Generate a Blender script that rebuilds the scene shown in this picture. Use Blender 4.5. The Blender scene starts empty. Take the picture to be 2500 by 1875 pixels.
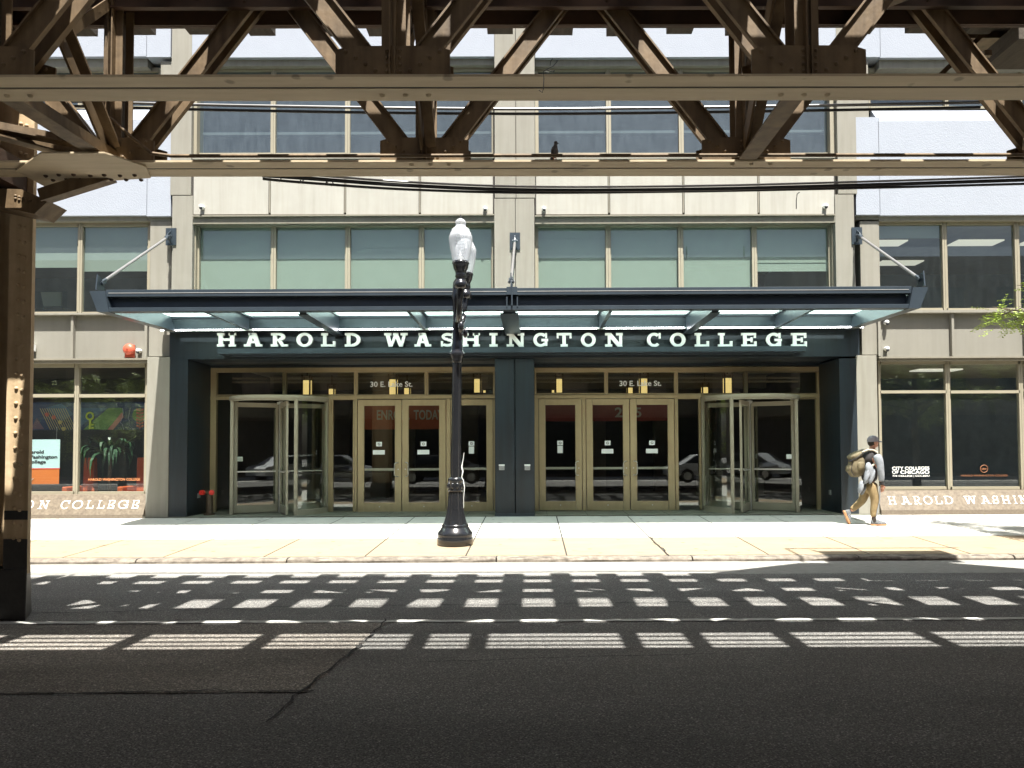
import bpy, bmesh, math, random
from mathutils import Vector, Matrix
R = math.radians
random.seed(7)
scene = bpy.context.scene
col = scene.collection

# ------------------------------------------------------------------ camera
F_PX, PPX, PPY, H = 1877.0, 1300.0, 1035.0, 1.65     # photograph pixels (2500 x 1875)
TH, RHO = 0.0333, 0.0045
ct, st = math.cos(TH), math.sin(TH)
R0, U0, D0 = Vector((1, 0, 0)), Vector((0, -st, ct)), Vector((0, ct, st))
cr, sr = math.cos(RHO), math.sin(RHO)
CR, CU = R0 * cr - U0 * sr, R0 * sr + U0 * cr
cam_d = bpy.data.cameras.new('camera')
cam = bpy.data.objects.new('camera', cam_d)
col.objects.link(cam)
cam.matrix_world = Matrix(((CR.x, CU.x, -D0.x, 0), (CR.y, CU.y, -D0.y, 0), (CR.z, CU.z, -D0.z, H), (0, 0, 0, 1)))
cam_d.sensor_width = 36
cam_d.lens = 36 * F_PX / 2500
cam_d.shift_x = -(PPX - 1250) / 2500
cam_d.shift_y = (PPY - 937.5) / 2500
cam_d.clip_end = 500
scene.camera = cam

# ------------------------------------------------------------------ sky, sun, exposure
K, LX = 2.4, -0.22                                   # sun falls K down and LX sideways per metre away from the camera
sd = Vector((LX, 1, -K)).normalized()
elev = math.asin(-sd.z)
w = bpy.data.worlds.new('World'); scene.world = w; w.use_nodes = True
nt = w.node_tree; bg = nt.nodes['Background']
sky = nt.nodes.new('ShaderNodeTexSky'); sky.sky_type = 'NISHITA'; sky.sun_disc = False
sky.sun_elevation = elev; sky.sun_rotation = math.atan2(-sd.x, -sd.y)
nt.links.new(sky.outputs[0], bg.inputs[0]); bg.inputs[1].default_value = 0.055; sky.dust_density = 3.5; sky.ozone_density = .6
sun_d = bpy.data.lights.new('sun', 'SUN'); sun_d.energy = 5.0; sun_d.angle = R(0.5); sun_d.color = (1, .965, .9)
sun = bpy.data.objects.new('sun', sun_d); col.objects.link(sun)
sun.rotation_euler = sd.to_track_quat('-Z', 'Y').to_euler(); sun.location = (5, -10, 30)
scene.view_settings.view_transform = 'Standard'; scene.view_settings.look = 'None'
scene.view_settings.gamma = 1; scene.view_settings.exposure = 1.7
scene.cycles.max_bounces = 8; scene.cycles.diffuse_bounces = 3; scene.cycles.glossy_bounces = 4
scene.cycles.transparent_max_bounces = 16; scene.cycles.sample_clamp_indirect = 4
scene.cycles.caustics_reflective = False; scene.cycles.caustics_refractive = False

# ------------------------------------------------------------------ projecting helpers (photo pixel -> real point at a known distance)
def P(u, v, Y):
    a, b = (u - PPX) / F_PX, -(v - PPY) / F_PX
    x, y = a * cr + b * sr, -a * sr + b * cr
    d = R0 * x + U0 * y + D0
    t = Y / d.y
    return Vector((d.x * t, Y, H + d.z * t))
def gz(Y):                                           # height of the pavement, rising gently to the facade
    return 0.07 + max(0.0, min(Y, 18) - 11.3) * 0.0337

# ------------------------------------------------------------------ materials
def new_mat(name):
    m = bpy.data.materials.new(name); m.use_nodes = True
    return m, m.node_tree, m.node_tree.nodes['Principled BSDF']
def mat(name, c, rough=.6, metal=0, var=.12, scale=3, bump=0, bscale=40, streak=0, spec=.5, c2=None, stretch=(1, 1, 1), emit=0, spots=0):
    m, t, b = new_mat(name)
    N, L = t.nodes, t.links
    b.inputs['Roughness'].default_value = rough; b.inputs['Metallic'].default_value = metal
    b.inputs['Specular IOR Level'].default_value = spec
    tc = N.new('ShaderNodeTexCoord'); mp = N.new('ShaderNodeMapping'); mp.inputs['Scale'].default_value = stretch
    L.new(tc.outputs['Object'], mp.inputs[0])
    n = N.new('ShaderNodeTexNoise'); n.inputs['Scale'].default_value = scale; n.inputs['Detail'].default_value = 6
    n.inputs['Roughness'].default_value = .65
    L.new(mp.outputs[0], n.inputs['Vector'])
    rp = N.new('ShaderNodeValToRGB'); rp.color_ramp.elements[0].position = .3; rp.color_ramp.elements[1].position = .7
    lo = c2 or tuple(x * (1 - var) for x in c)
    hi = tuple(min(1, x * (1 + var)) for x in c) if not c2 else c
    rp.color_ramp.elements[0].color = (*lo, 1); rp.color_ramp.elements[1].color = (*hi, 1)
    L.new(n.outputs[0], rp.inputs[0]); outc = rp.outputs[0]
    if streak:
        mp2 = N.new('ShaderNodeMapping'); mp2.inputs['Scale'].default_value = (5, 5, .35)
        L.new(tc.outputs['Object'], mp2.inputs[0])
        n2 = N.new('ShaderNodeTexNoise'); n2.inputs['Scale'].default_value = 2.2; n2.inputs['Detail'].default_value = 8
        L.new(mp2.outputs[0], n2.inputs['Vector'])
        r2 = N.new('ShaderNodeValToRGB'); r2.color_ramp.elements[0].position = .42; r2.color_ramp.elements[1].position = .72
        r2.color_ramp.elements[0].color = (1, 1, 1, 1); r2.color_ramp.elements[1].color = (1 - streak, 1 - streak * 1.1, 1 - streak * 1.3, 1)
        L.new(n2.outputs[0], r2.inputs[0])
        mx = N.new('ShaderNodeMix'); mx.data_type = 'RGBA'; mx.blend_type = 'MULTIPLY'; mx.inputs[0].default_value = 1
        L.new(outc, mx.inputs[6]); L.new(r2.outputs[0], mx.inputs[7]); outc = mx.outputs[2]
    if spots:                                          # gum, drips and small stains
        for sc_, th_, dk in ((3.2, .085, .45), (1.3, .10, .72)):
            vo = N.new('ShaderNodeTexVoronoi'); vo.inputs['Scale'].default_value = sc_; L.new(tc.outputs['Object'], vo.inputs['Vector'])
            ns = N.new('ShaderNodeTexNoise'); ns.inputs['Scale'].default_value = 9; ns.inputs['Detail'].default_value = 5; L.new(tc.outputs['Object'], ns.inputs['Vector'])
            mm = N.new('ShaderNodeMath'); mm.operation = 'MULTIPLY_ADD'; mm.inputs[1].default_value = -.22; L.new(ns.outputs[0], mm.inputs[0]); L.new(vo.outputs['Distance'], mm.inputs[2])
            mr_ = N.new('ShaderNodeMapRange'); mr_.inputs[1].default_value = th_ - .11; mr_.inputs[2].default_value = th_ - .06; mr_.inputs[3].default_value = dk; mr_.inputs[4].default_value = 1
            L.new(mm.outputs[0], mr_.inputs[0]); cc_ = N.new('ShaderNodeCombineColor')
            for q in range(3): L.new(mr_.outputs[0], cc_.inputs[q])
            ms = N.new('ShaderNodeMix'); ms.data_type = 'RGBA'; ms.blend_type = 'MULTIPLY'; ms.inputs[0].default_value = spots
            L.new(outc, ms.inputs[6]); L.new(cc_.outputs[0], ms.inputs[7]); outc = ms.outputs[2]
    L.new(outc, b.inputs['Base Color'])
    if bump:
        n3 = N.new('ShaderNodeTexNoise'); n3.inputs['Scale'].default_value = bscale; n3.inputs['Detail'].default_value = 4
        L.new(tc.outputs['Object'], n3.inputs['Vector'])
        bp = N.new('ShaderNodeBump'); bp.inputs['Strength'].default_value = bump; bp.inputs['Distance'].default_value = .01
        L.new(n3.outputs[0], bp.inputs['Height']); L.new(bp.outputs[0], b.inputs['Normal'])
    if emit:
        b.inputs['Emission Color'].default_value = (*c, 1); b.inputs['Emission Strength'].default_value = emit
    return m
def glass_mat(name, tint=(.8, .9, .86), refl=.07, rough=0.0, dirt=0.0, dcol=(.66, .8, .84, 1)):
    m = bpy.data.materials.new(name); m.use_nodes = True; t = m.node_tree; t.nodes.clear(); N, L = t.nodes, t.links
    o = N.new('ShaderNodeOutputMaterial'); tr = N.new('ShaderNodeBsdfTransparent'); tr.inputs[0].default_value = (*tint, 1)
    g = N.new('ShaderNodeBsdfGlossy'); g.inputs['Roughness'].default_value = rough; g.inputs[0].default_value = (.95, 1, .98, 1)
    fr = N.new('ShaderNodeLayerWeight'); fr.inputs[0].default_value = .5      # facing = 1 - cos, the same from both sides
    pw = N.new('ShaderNodeMath'); pw.operation = 'POWER'; pw.inputs[1].default_value = 5; L.new(fr.outputs['Facing'], pw.inputs[0])
    ad = N.new('ShaderNodeMath'); ad.operation = 'MULTIPLY_ADD'; ad.inputs[1].default_value = .9; ad.inputs[2].default_value = refl; ad.use_clamp = True
    mx = N.new('ShaderNodeMixShader')
    L.new(pw.outputs[0], ad.inputs[0]); L.new(ad.outputs[0], mx.inputs[0])
    L.new(tr.outputs[0], mx.inputs[1]); L.new(g.outputs[0], mx.inputs[2])
    if dirt:                                        # thin film of dust that catches the sun
        df = N.new('ShaderNodeBsdfDiffuse'); df.inputs[0].default_value = dcol; m2 = N.new('ShaderNodeMixShader')
        tc = N.new('ShaderNodeTexCoord'); mp = N.new('ShaderNodeMapping'); mp.inputs['Scale'].default_value = (3, 3, .8); nz = N.new('ShaderNodeTexNoise')
        nz.inputs['Scale'].default_value = 2.5; nz.inputs['Detail'].default_value = 8; nz.inputs['Roughness'].default_value = .7
        mr = N.new('ShaderNodeMapRange'); mr.inputs[1].default_value = .25; mr.inputs[2].default_value = .75; mr.inputs[3].default_value = dirt * .55; mr.inputs[4].default_value = dirt * 1.5
        L.new(tc.outputs['Object'], mp.inputs[0]); L.new(mp.outputs[0], nz.inputs['Vector']); L.new(nz.outputs[0], mr.inputs[0]); L.new(mr.outputs[0], m2.inputs[0])
        L.new(mx.outputs[0], m2.inputs[1]); L.new(df.outputs[0], m2.inputs[2]); L.new(m2.outputs[0], o.inputs[0])
    else: L.new(mx.outputs[0], o.inputs[0])
    return m
M = {}
M['conc'] = mat('facade_concrete', (.225, .215, .18), .85, var=.07, scale=1.2, bump=.15, streak=.12)
M['conc_dark'] = mat('facade_trim_concrete', (.20, .185, .145), .85, var=.08, scale=2, bump=.15, streak=.1)
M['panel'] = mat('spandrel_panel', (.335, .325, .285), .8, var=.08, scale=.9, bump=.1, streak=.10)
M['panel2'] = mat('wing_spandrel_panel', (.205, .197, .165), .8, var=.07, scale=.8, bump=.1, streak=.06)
M['stucco'] = mat('white_stucco', (.30, .325, .37), .9, var=.03, scale=2, bump=.6, bscale=42)
M['joint'] = mat('dark_joint', (.05, .045, .04), .9)
M['frame'] = mat('bronze_window_frame', (.27, .245, .18), .5, metal=.0, var=.05)
M['doorframe'] = mat('bronze_door_frame', (.42, .33, .19), .38, metal=.2, var=.05, streak=.08)
M['navy'] = mat('navy_metal_panel', (.014, .022, .029), .42, metal=.1, var=.15, scale=1.5, streak=.35, spec=.6)
M['navy2'] = mat('canopy_navy_steel', (.035, .048, .06), .35, metal=.2, var=.15, scale=3, spec=.6)
M['granite'] = mat('speckled_granite', (.185, .15, .105), .6, scale=16, c2=(.075, .056, .038), bump=.1)
M['granite2'] = mat('granite_footing', (.17, .14, .10), .8, scale=30, c2=(.11, .085, .065), bump=.3)
M['slate'] = mat('entrance_slate', (.15, .15, .115), .6, var=.15, scale=4, streak=.1)
M['walk'] = mat('pale_pavement_concrete', (.47, .46, .42), .9, var=.06, scale=2.5, bump=.25, bscale=60, spots=.9)
M['walk2'] = mat('cream_pavement_strip', (.275, .212, .138), .9, var=.10, scale=3, bump=.3, bscale=50, stretch=(.6, 2, 1), spots=.9)
M['kerb'] = mat('stained_kerb_concrete', (.25, .22, .18), .95, scale=9, c2=(.09, .075, .06), bump=.8, bscale=16)
M['gutter'] = mat('gutter_concrete', (.30, .29, .265), .95, scale=14, c2=(.19, .185, .17), bump=.6, bscale=70, stretch=(.5, 1.6, 1))
M['white'] = mat('white_letter_paint', (.85, .87, .84), .4, var=.02)
M['white_soft'] = mat('inlaid_white_letters', (.85, .82, .76), .6, var=.05)
M['lampblack'] = mat('glossy_black_lamp_paint', (.012, .013, .015), .22, var=.2, scale=8, spec=.7)
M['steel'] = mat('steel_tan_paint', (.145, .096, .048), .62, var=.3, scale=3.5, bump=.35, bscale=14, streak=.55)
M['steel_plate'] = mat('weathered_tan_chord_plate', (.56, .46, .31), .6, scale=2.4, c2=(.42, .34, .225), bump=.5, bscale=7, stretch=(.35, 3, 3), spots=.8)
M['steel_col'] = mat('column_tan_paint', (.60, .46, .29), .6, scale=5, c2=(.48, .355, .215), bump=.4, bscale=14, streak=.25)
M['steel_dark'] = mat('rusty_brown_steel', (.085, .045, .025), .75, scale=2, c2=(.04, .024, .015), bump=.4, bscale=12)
M['wood'] = mat('creosoted_timber', (.07, .058, .045), .9, var=.3, scale=4, bump=.5, stretch=(6, .6, 6))
M['pedestal'] = mat('tar_black_pedestal', (.03, .028, .026), .5, scale=4, c2=(.012, .011, .01), bump=.6, bscale=12)
M['cable'] = mat('black_cable_sheath', (.02, .02, .022), .35, var=.2)
M['conduit'] = mat('galvanised_conduit', (.33, .33, .33), .35, metal=.7, var=.1)
M['glass'] = glass_mat('window_glass', (.78, .86, .82), .10, dirt=.022)
M['glass_shop'] = glass_mat('shop_window_glass', (.80, .86, .84), .10, dirt=.008)
M['glass_blue'] = glass_mat('upper_window_glass', (.50, .60, .66), .10, dirt=.075, dcol=(.50, .62, .70, 1))
M['glass_door'] = glass_mat('door_glass', (.80, .83, .78), .12)
m, t, b = new_mat('frosted_canopy_glass'); M['glass_can'] = m
b.inputs['Base Color'].default_value = (.48, .61, .60, 1); b.inputs['Roughness'].default_value = .3
tl = t.nodes.new('ShaderNodeBsdfTranslucent'); tl.inputs[0].default_value = (.84, .98, .96, 1); mx = t.nodes.new('ShaderNodeMixShader'); mx.inputs[0].default_value = .88
t.links.new(b.outputs[0], mx.inputs[1]); t.links.new(tl.outputs[0], mx.inputs[2]); t.links.new(mx.outputs[0], t.nodes['Material Output'].inputs[0])
M['blind'] = mat('green_roller_blind', (.27, .30, .27), .9, var=.03)
M['blind_grey'] = mat('grey_roller_blind', (.22, .24, .22), .9, var=.03)
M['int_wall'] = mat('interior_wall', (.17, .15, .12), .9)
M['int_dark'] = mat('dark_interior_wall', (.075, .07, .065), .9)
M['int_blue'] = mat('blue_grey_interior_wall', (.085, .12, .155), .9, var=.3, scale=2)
M['int_ceil'] = mat('interior_ceiling', (.42, .38, .29), .9)
M['int_floor'] = mat('interior_floor', (.10, .09, .08), .35)
M['int_white'] = mat('interior_white_counter', (.55, .56, .56), .6)
M['bar'] = mat('brushed_aluminium', (.62, .62, .58), .3, metal=.6, var=.05)
M['paper'] = mat('white_sticker_paper', (.75, .78, .76), .7, var=.02)
M['ink'] = mat('dark_print_ink', (.03, .03, .035), .6)
M['orange'] = mat('orange_print', (.62, .16, .03), .6, var=.05)
M['orange_seat'] = mat('orange_upholstery', (.42, .075, .018), .7, var=.1)
M['paleblue'] = mat('pale_blue_print', (.50, .66, .68), .7, var=.03)
M['red'] = mat('red_alarm_paint', (.55, .10, .055), .4, var=.1)
M['redcap'] = mat('bright_red_caps', (.62, .03, .02), .4, var=.1)
M['brass'] = mat('weathered_pipe_bronze', (.10, .075, .05), .5, metal=.5)
M['lantern'] = mat('lantern_glow', (1.0, .74, .28), .5, var=.03, emit=.30)
M['light'] = mat('ceiling_light_glow', (1.0, .93, .80), .5, var=.01, emit=.22)
M['led'] = mat('led_glow', (.95, .93, 1.0), .5, var=.01, emit=12)
M['leaf'] = mat('spring_leaf_green', (.30, .38, .05), .55, scale=6, c2=(.17, .26, .03))
M['leaf_dark'] = mat('indoor_palm_leaf', (.018, .05, .02), .5, var=.3)
M['bark'] = mat('tree_bark', (.09, .07, .05), .95, var=.3, scale=9, bump=.6)
M['opp'] = mat('opposite_masonry', (.20, .17, .15), .9, var=.2, scale=1.5)
M['opp_win'] = mat('opposite_dark_window', (.02, .025, .03), .15)
M['grey_label'] = mat('grey_push_plate', (.30, .31, .31), .4, metal=.4, var=.3, scale=30)

def asphalt(name, c, c2, rough=.9, big=.18):
    m, t, b = new_mat(name); N, L = t.nodes, t.links
    tc = N.new('ShaderNodeTexCoord')
    v = N.new('ShaderNodeTexVoronoi'); v.inputs['Scale'].default_value = 62; L.new(tc.outputs['Object'], v.inputs['Vector'])
    n = N.new('ShaderNodeTexNoise'); n.inputs['Scale'].default_value = 85; n.inputs['Detail'].default_value = 8; n.inputs['Roughness'].default_value = .75
    L.new(tc.outputs['Object'], n.inputs['Vector'])
    rp = N.new('ShaderNodeValToRGB'); e = rp.color_ramp.elements
    e[0].position = .40; e[0].color = (*c2, 1); e[1].position = .56; e[1].color = (*c, 1)
    e2 = rp.color_ramp.elements.new(.66); e2.color = (*[min(1, x * 2.3) for x in c], 1)
    L.new(n.outputs[0], rp.inputs[0])
    nb = N.new('ShaderNodeTexNoise'); nb.inputs['Scale'].default_value = .7; nb.inputs['Detail'].default_value = 7
    mp = N.new('ShaderNodeMapping'); mp.inputs['Scale'].default_value = (.5, 1.8, 1); L.new(tc.outputs['Object'], mp.inputs[0]); L.new(mp.outputs[0], nb.inputs['Vector'])
    r2 = N.new('ShaderNodeValToRGB'); r2.color_ramp.elements[0].position = .3; r2.color_ramp.elements[1].position = .7
    r2.color_ramp.elements[0].color = (1 - big, 1 - big, 1 - big, 1); r2.color_ramp.elements[1].color = (1 + big, 1 + big, 1 + big, 1)
    L.new(nb.outputs[0], r2.inputs[0])
    mx = N.new('ShaderNodeMix'); mx.data_type = 'RGBA'; mx.blend_type = 'MULTIPLY'; mx.inputs[0].default_value = 1
    L.new(rp.outputs[0], mx.inputs[6]); L.new(r2.outputs[0], mx.inputs[7]); v2 = N.new('ShaderNodeTexVoronoi'); v2.inputs['Scale'].default_value = 95; L.new(tc.outputs['Object'], v2.inputs['Vector'])
    sx = N.new('ShaderNodeSeparateColor'); L.new(v2.outputs['Color'], sx.inputs[0])
    r3 = N.new('ShaderNodeValToRGB'); q3 = r3.color_ramp.elements; q3[0].position = .15; q3[0].color = (.66, .66, .66, 1); q3[1].position = .5; q3[1].color = (1, 1, 1, 1)
    q4 = r3.color_ramp.elements.new(.86); q4.color = (1.05, 1.05, 1.02, 1); q5 = r3.color_ramp.elements.new(.93); q5.color = (1.75, 1.72, 1.66, 1)
    L.new(sx.outputs[0], r3.inputs[0]); m3 = N.new('ShaderNodeMix'); m3.data_type = 'RGBA'; m3.blend_type = 'MULTIPLY'; m3.inputs[0].default_value = 1
    L.new(mx.outputs[2], m3.inputs[6]); L.new(r3.outputs[0], m3.inputs[7]); L.new(m3.outputs[2], b.inputs['Base Color'])
    b.inputs['Roughness'].default_value = rough; b.inputs['Specular IOR Level'].default_value = .35
    bp = N.new('ShaderNodeBump'); bp.inputs['Strength'].default_value = .9; bp.inputs['Distance'].default_value = .012
    ma = N.new('ShaderNodeMath'); ma.operation = 'ADD'; L.new(v.outputs['Distance'], ma.inputs[0]); L.new(n.outputs[0], ma.inputs[1])
    L.new(ma.outputs[0], bp.inputs['Height']); L.new(bp.outputs[0], b.inputs['Normal'])
    return m
M['asphalt'] = asphalt('asphalt', (.215, .21, .20), (.088, .086, .082))
M['patch'] = asphalt('old_brown_asphalt', (.245, .225, .20), (.105, .096, .085), big=.3)
M['lane'] = mat('worn_lane_paint', (.52, .52, .48), .9, scale=9, c2=(.30, .30, .28), bump=.4)
M['crack'] = mat('tarred_crack', (.012, .012, .012), .9)

# ------------------------------------------------------------------ mesh helpers
class MB:
    def __init__(s): s.v, s.f, s.sm = [], [], []
    def add(s, vs, fs, smooth=False):
        o = len(s.v); s.v += [Vector(x) for x in vs]; s.f += [[o + i for i in f] for f in fs]; s.sm += [smooth] * len(fs); return s
    def hexa(s, c):   # 8 corners: bottom 4 ccw, top 4
        return s.add(c, [(0, 3, 2, 1), (4, 5, 6, 7), (0, 1, 5, 4), (1, 2, 6, 5), (2, 3, 7, 6), (3, 0, 4, 7)])
    def box(s, x0, x1, y0, y1, z0, z1):
        if x0 > x1: x0, x1 = x1, x0
        if y0 > y1: y0, y1 = y1, y0
        if z0 > z1: z0, z1 = z1, z0
        return s.hexa([(x0, y0, z0), (x1, y0, z0), (x1, y1, z0), (x0, y1, z0), (x0, y0, z1), (x1, y0, z1), (x1, y1, z1), (x0, y1, z1)])
    def px(s, u0, v0, u1, v1, Y, d):    # box given by its outline in the photograph at distance Y, d metres deep
        um, vm = (u0 + u1) / 2, (v0 + v1) / 2
        return s.box(P(u0, vm, Y).x, P(u1, vm, Y).x, Y, Y + d, P(um, v1, Y).z, P(um, v0, Y).z)
    def obox(s, o, a, b, c, ra, rb, rc):
        pts = []
        for k in rc:
            for (i, j) in ((0, 0), (1, 0), (1, 1), (0, 1)):
                pts.append(o + a * ra[i] + b * rb[j] + c * k)
        return s.hexa(pts)
    def beam(s, p0, p1, w, h, up=Vector((0, 0, 1))):
        p0, p1 = Vector(p0), Vector(p1); a = (p1 - p0); L = a.length; a = a / L
        b = a.cross(up).normalized(); c = b.cross(a)
        return s.obox(p0, a, b, c, (0, L), (-w / 2, w / 2), (-h / 2, h / 2))
    def poly(s, pts, d):   # prism: pts list of Vector, d offset Vector
        n = len(pts); vs = [Vector(p) for p in pts] + [Vector(p) + d for p in pts]
        fs = [tuple(range(n)), tuple(range(2 * n - 1, n - 1, -1))] + [(i, i + n, (i + 1) % n + n, (i + 1) % n) for i in range(n)]
        return s.add(vs, fs)
    def cyl(s, p0, p1, r0, r1=None, n=12, cap=True, smooth=True):
        r1 = r0 if r1 is None else r1
        p0, p1 = Vector(p0), Vector(p1); a = (p1 - p0).normalized()
        b = a.cross(Vector((0, 0, 1)) if abs(a.z) < .9 else Vector((1, 0, 0))).normalized(); c = a.cross(b)
        vs = [p0 + (b * math.cos(t) + c * math.sin(t)) * r0 for t in [2 * math.pi * i / n for i in range(n)]]
        vs += [p1 + (b * math.cos(t) + c * math.sin(t)) * r1 for t in [2 * math.pi * i / n for i in range(n)]]
        s.add(vs, [(i, (i + 1) % n, (i + 1) % n + n, i + n) for i in range(n)], smooth)
        if cap:
            s.add(vs[:n], [tuple(range(n - 1, -1, -1))]); s.add(vs[n:], [tuple(range(n))])
        return s
    def tube(s, pts, r, n=8):
        pts = [Vector(p) for p in pts]; rings = []
        for i, p in enumerate(pts):
            a = (pts[min(i + 1, len(pts) - 1)] - pts[max(i - 1, 0)]).normalized()
            b = a.cross(Vector((0, 0, 1)) if abs(a.z) < .95 else Vector((0, 1, 0))).normalized(); c = a.cross(b)
            rr = r[i] if isinstance(r, (list, tuple)) else r
            rings += [p + (b * math.cos(2 * math.pi * k / n) + c * math.sin(2 * math.pi * k / n)) * rr for k in range(n)]
        m = len(pts)
        fs = [(i * n + k, i * n + (k + 1) % n, (i + 1) * n + (k + 1) % n, (i + 1) * n + k) for i in range(m - 1) for k in range(n)]
        s.add(rings, fs, True)
        s.add(rings[:n], [tuple(range(n))]); s.add(rings[-n:], [tuple(range(n))])
        return s
    def lathe(s, prof, c, n=32, flute=0, fl=(0, 0), lean=0):    # prof: (r, z)
        vs = []
        for r, z in prof:
            for k in range(n):
                t = 2 * math.pi * k / n; rr = r
                if flute and fl[0] <= z <= fl[1]: rr = r * (1 - flute * (k % 2))
                vs.append((c[0] + rr * math.cos(t) + lean * z, c[1] + rr * math.sin(t), c[2] + z))
        m = len(prof)
        s.add(vs, [(i * n + k, i * n + (k + 1) % n, (i + 1) * n + (k + 1) % n, (i + 1) * n + k) for i in range(m - 1) for k in range(n)], not flute)
        return s
    def ball(s, c, rx, ry=None, rz=None, n=12, m=8):
        ry = ry or rx; rz = rz or rx; vs = []
        for i in range(m + 1):
            p = math.pi * i / m
            for k in range(n):
                t = 2 * math.pi * k / n
                vs.append((c[0] + rx * math.sin(p) * math.cos(t), c[1] + ry * math.sin(p) * math.sin(t), c[2] + rz * math.cos(p)))
        s.add(vs, [(i * n + k, i * n + (k + 1) % n, (i + 1) * n + (k + 1) % n, (i + 1) * n + k) for i in range(m) for k in range(n)], True)
        return s
    def rivet(s, c, nrm, r=.02):
        c = Vector(c); nrm = Vector(nrm); q = nrm.to_track_quat('Z', 'Y'); vs = []
        for rr, h in ((1, 0), (.8, .55), (.3, .85)):
            for k in range(7):
                t = 2 * math.pi * k / 7; vs.append(c + q @ Vector((r * rr * math.cos(t), r * rr * math.sin(t), r * h)))
        s.add(vs, [(i * 7 + k, i * 7 + (k + 1) % 7, (i + 1) * 7 + (k + 1) % 7, (i + 1) * 7 + k) for i in range(2) for k in range(7)] + [tuple(range(14, 21))], True)
        return s
    def build(s, name, m, parent=None, bevel=0, recalc=True):
        me = bpy.data.meshes.new(name)
        off = origin_of(parent)
        me.from_pydata([v - off for v in s.v], [], s.f); me.update()
        for p, k in zip(me.polygons, s.sm): p.use_smooth = k
        if recalc:
            bm = bmesh.new(); bm.from_mesh(me); bmesh.ops.recalc_face_normals(bm, faces=bm.faces[:])
            if bevel: bmesh.ops.bevel(bm, geom=bm.edges[:], offset=bevel, segments=1, affect='EDGES')
            bm.to_mesh(me); bm.free()
        me.materials.append(m)
        o = bpy.data.objects.new(name, me); col.objects.link(o)
        if parent: o.parent = parent
        return o
def origin_of(o):
    v = Vector((0, 0, 0))
    while o: v = v + o.location; o = o.parent
    return v
def tag(o, label=None, cat=None, group=None, kind=None):
    if label: o['label'] = label
    if cat: o['category'] = cat
    if group: o['group'] = group
    if kind: o['kind'] = kind
    return o
def empty(name, loc, label=None, cat=None, group=None):
    o = bpy.data.objects.new(name, None); col.objects.link(o); o.location = loc; o.empty_display_size = .3
    return tag(o, label, cat, group)
def text_mb(mb, s, x0, x1, zb, h, Y, depth=.004, bold=0.0, slope=None):
    """flat lettering facing the street, fitted between x0 and x1, capitals h tall on baseline zb"""
    cu = bpy.data.curves.new('t', 'FONT'); cu.body = s; cu.size = 1; cu.extrude = .5; cu.offset = bold; cu.resolution_u = 3
    ob = bpy.data.objects.new('t', cu); col.objects.link(ob)
    dg = bpy.context.evaluated_depsgraph_get(); me = bpy.data.meshes.new_from_object(ob.evaluated_get(dg))
    xs = [v.co.x for v in me.vertices]; mn, mx = min(xs), max(xs)
    cap = .73
    k = (x1 - x0) / (mx - mn)
    vs = []
    for v in me.vertices:
        z = v.co.y / cap * h; y = Y - (v.co.z + .5) * depth
        if slope: y += (z) * slope
        vs.append((x0 + (v.co.x - mn) * k, y, zb + z))
    mb.add(vs, [tuple(p.vertices) for p in me.polygons])
    bpy.data.objects.remove(ob); bpy.data.meshes.remove(me); bpy.data.curves.remove(cu)
    return mb
def text_px(mb, s, u0, u1, v0, v1, Y, **k):
    um = (u0 + u1) / 2
    return text_mb(mb, s, P(u0, v1, Y).x, P(u1, v1, Y).x, P(um, v1, Y).z, P(um, v0, Y).z - P(um, v1, Y).z, Y, **k)

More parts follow.
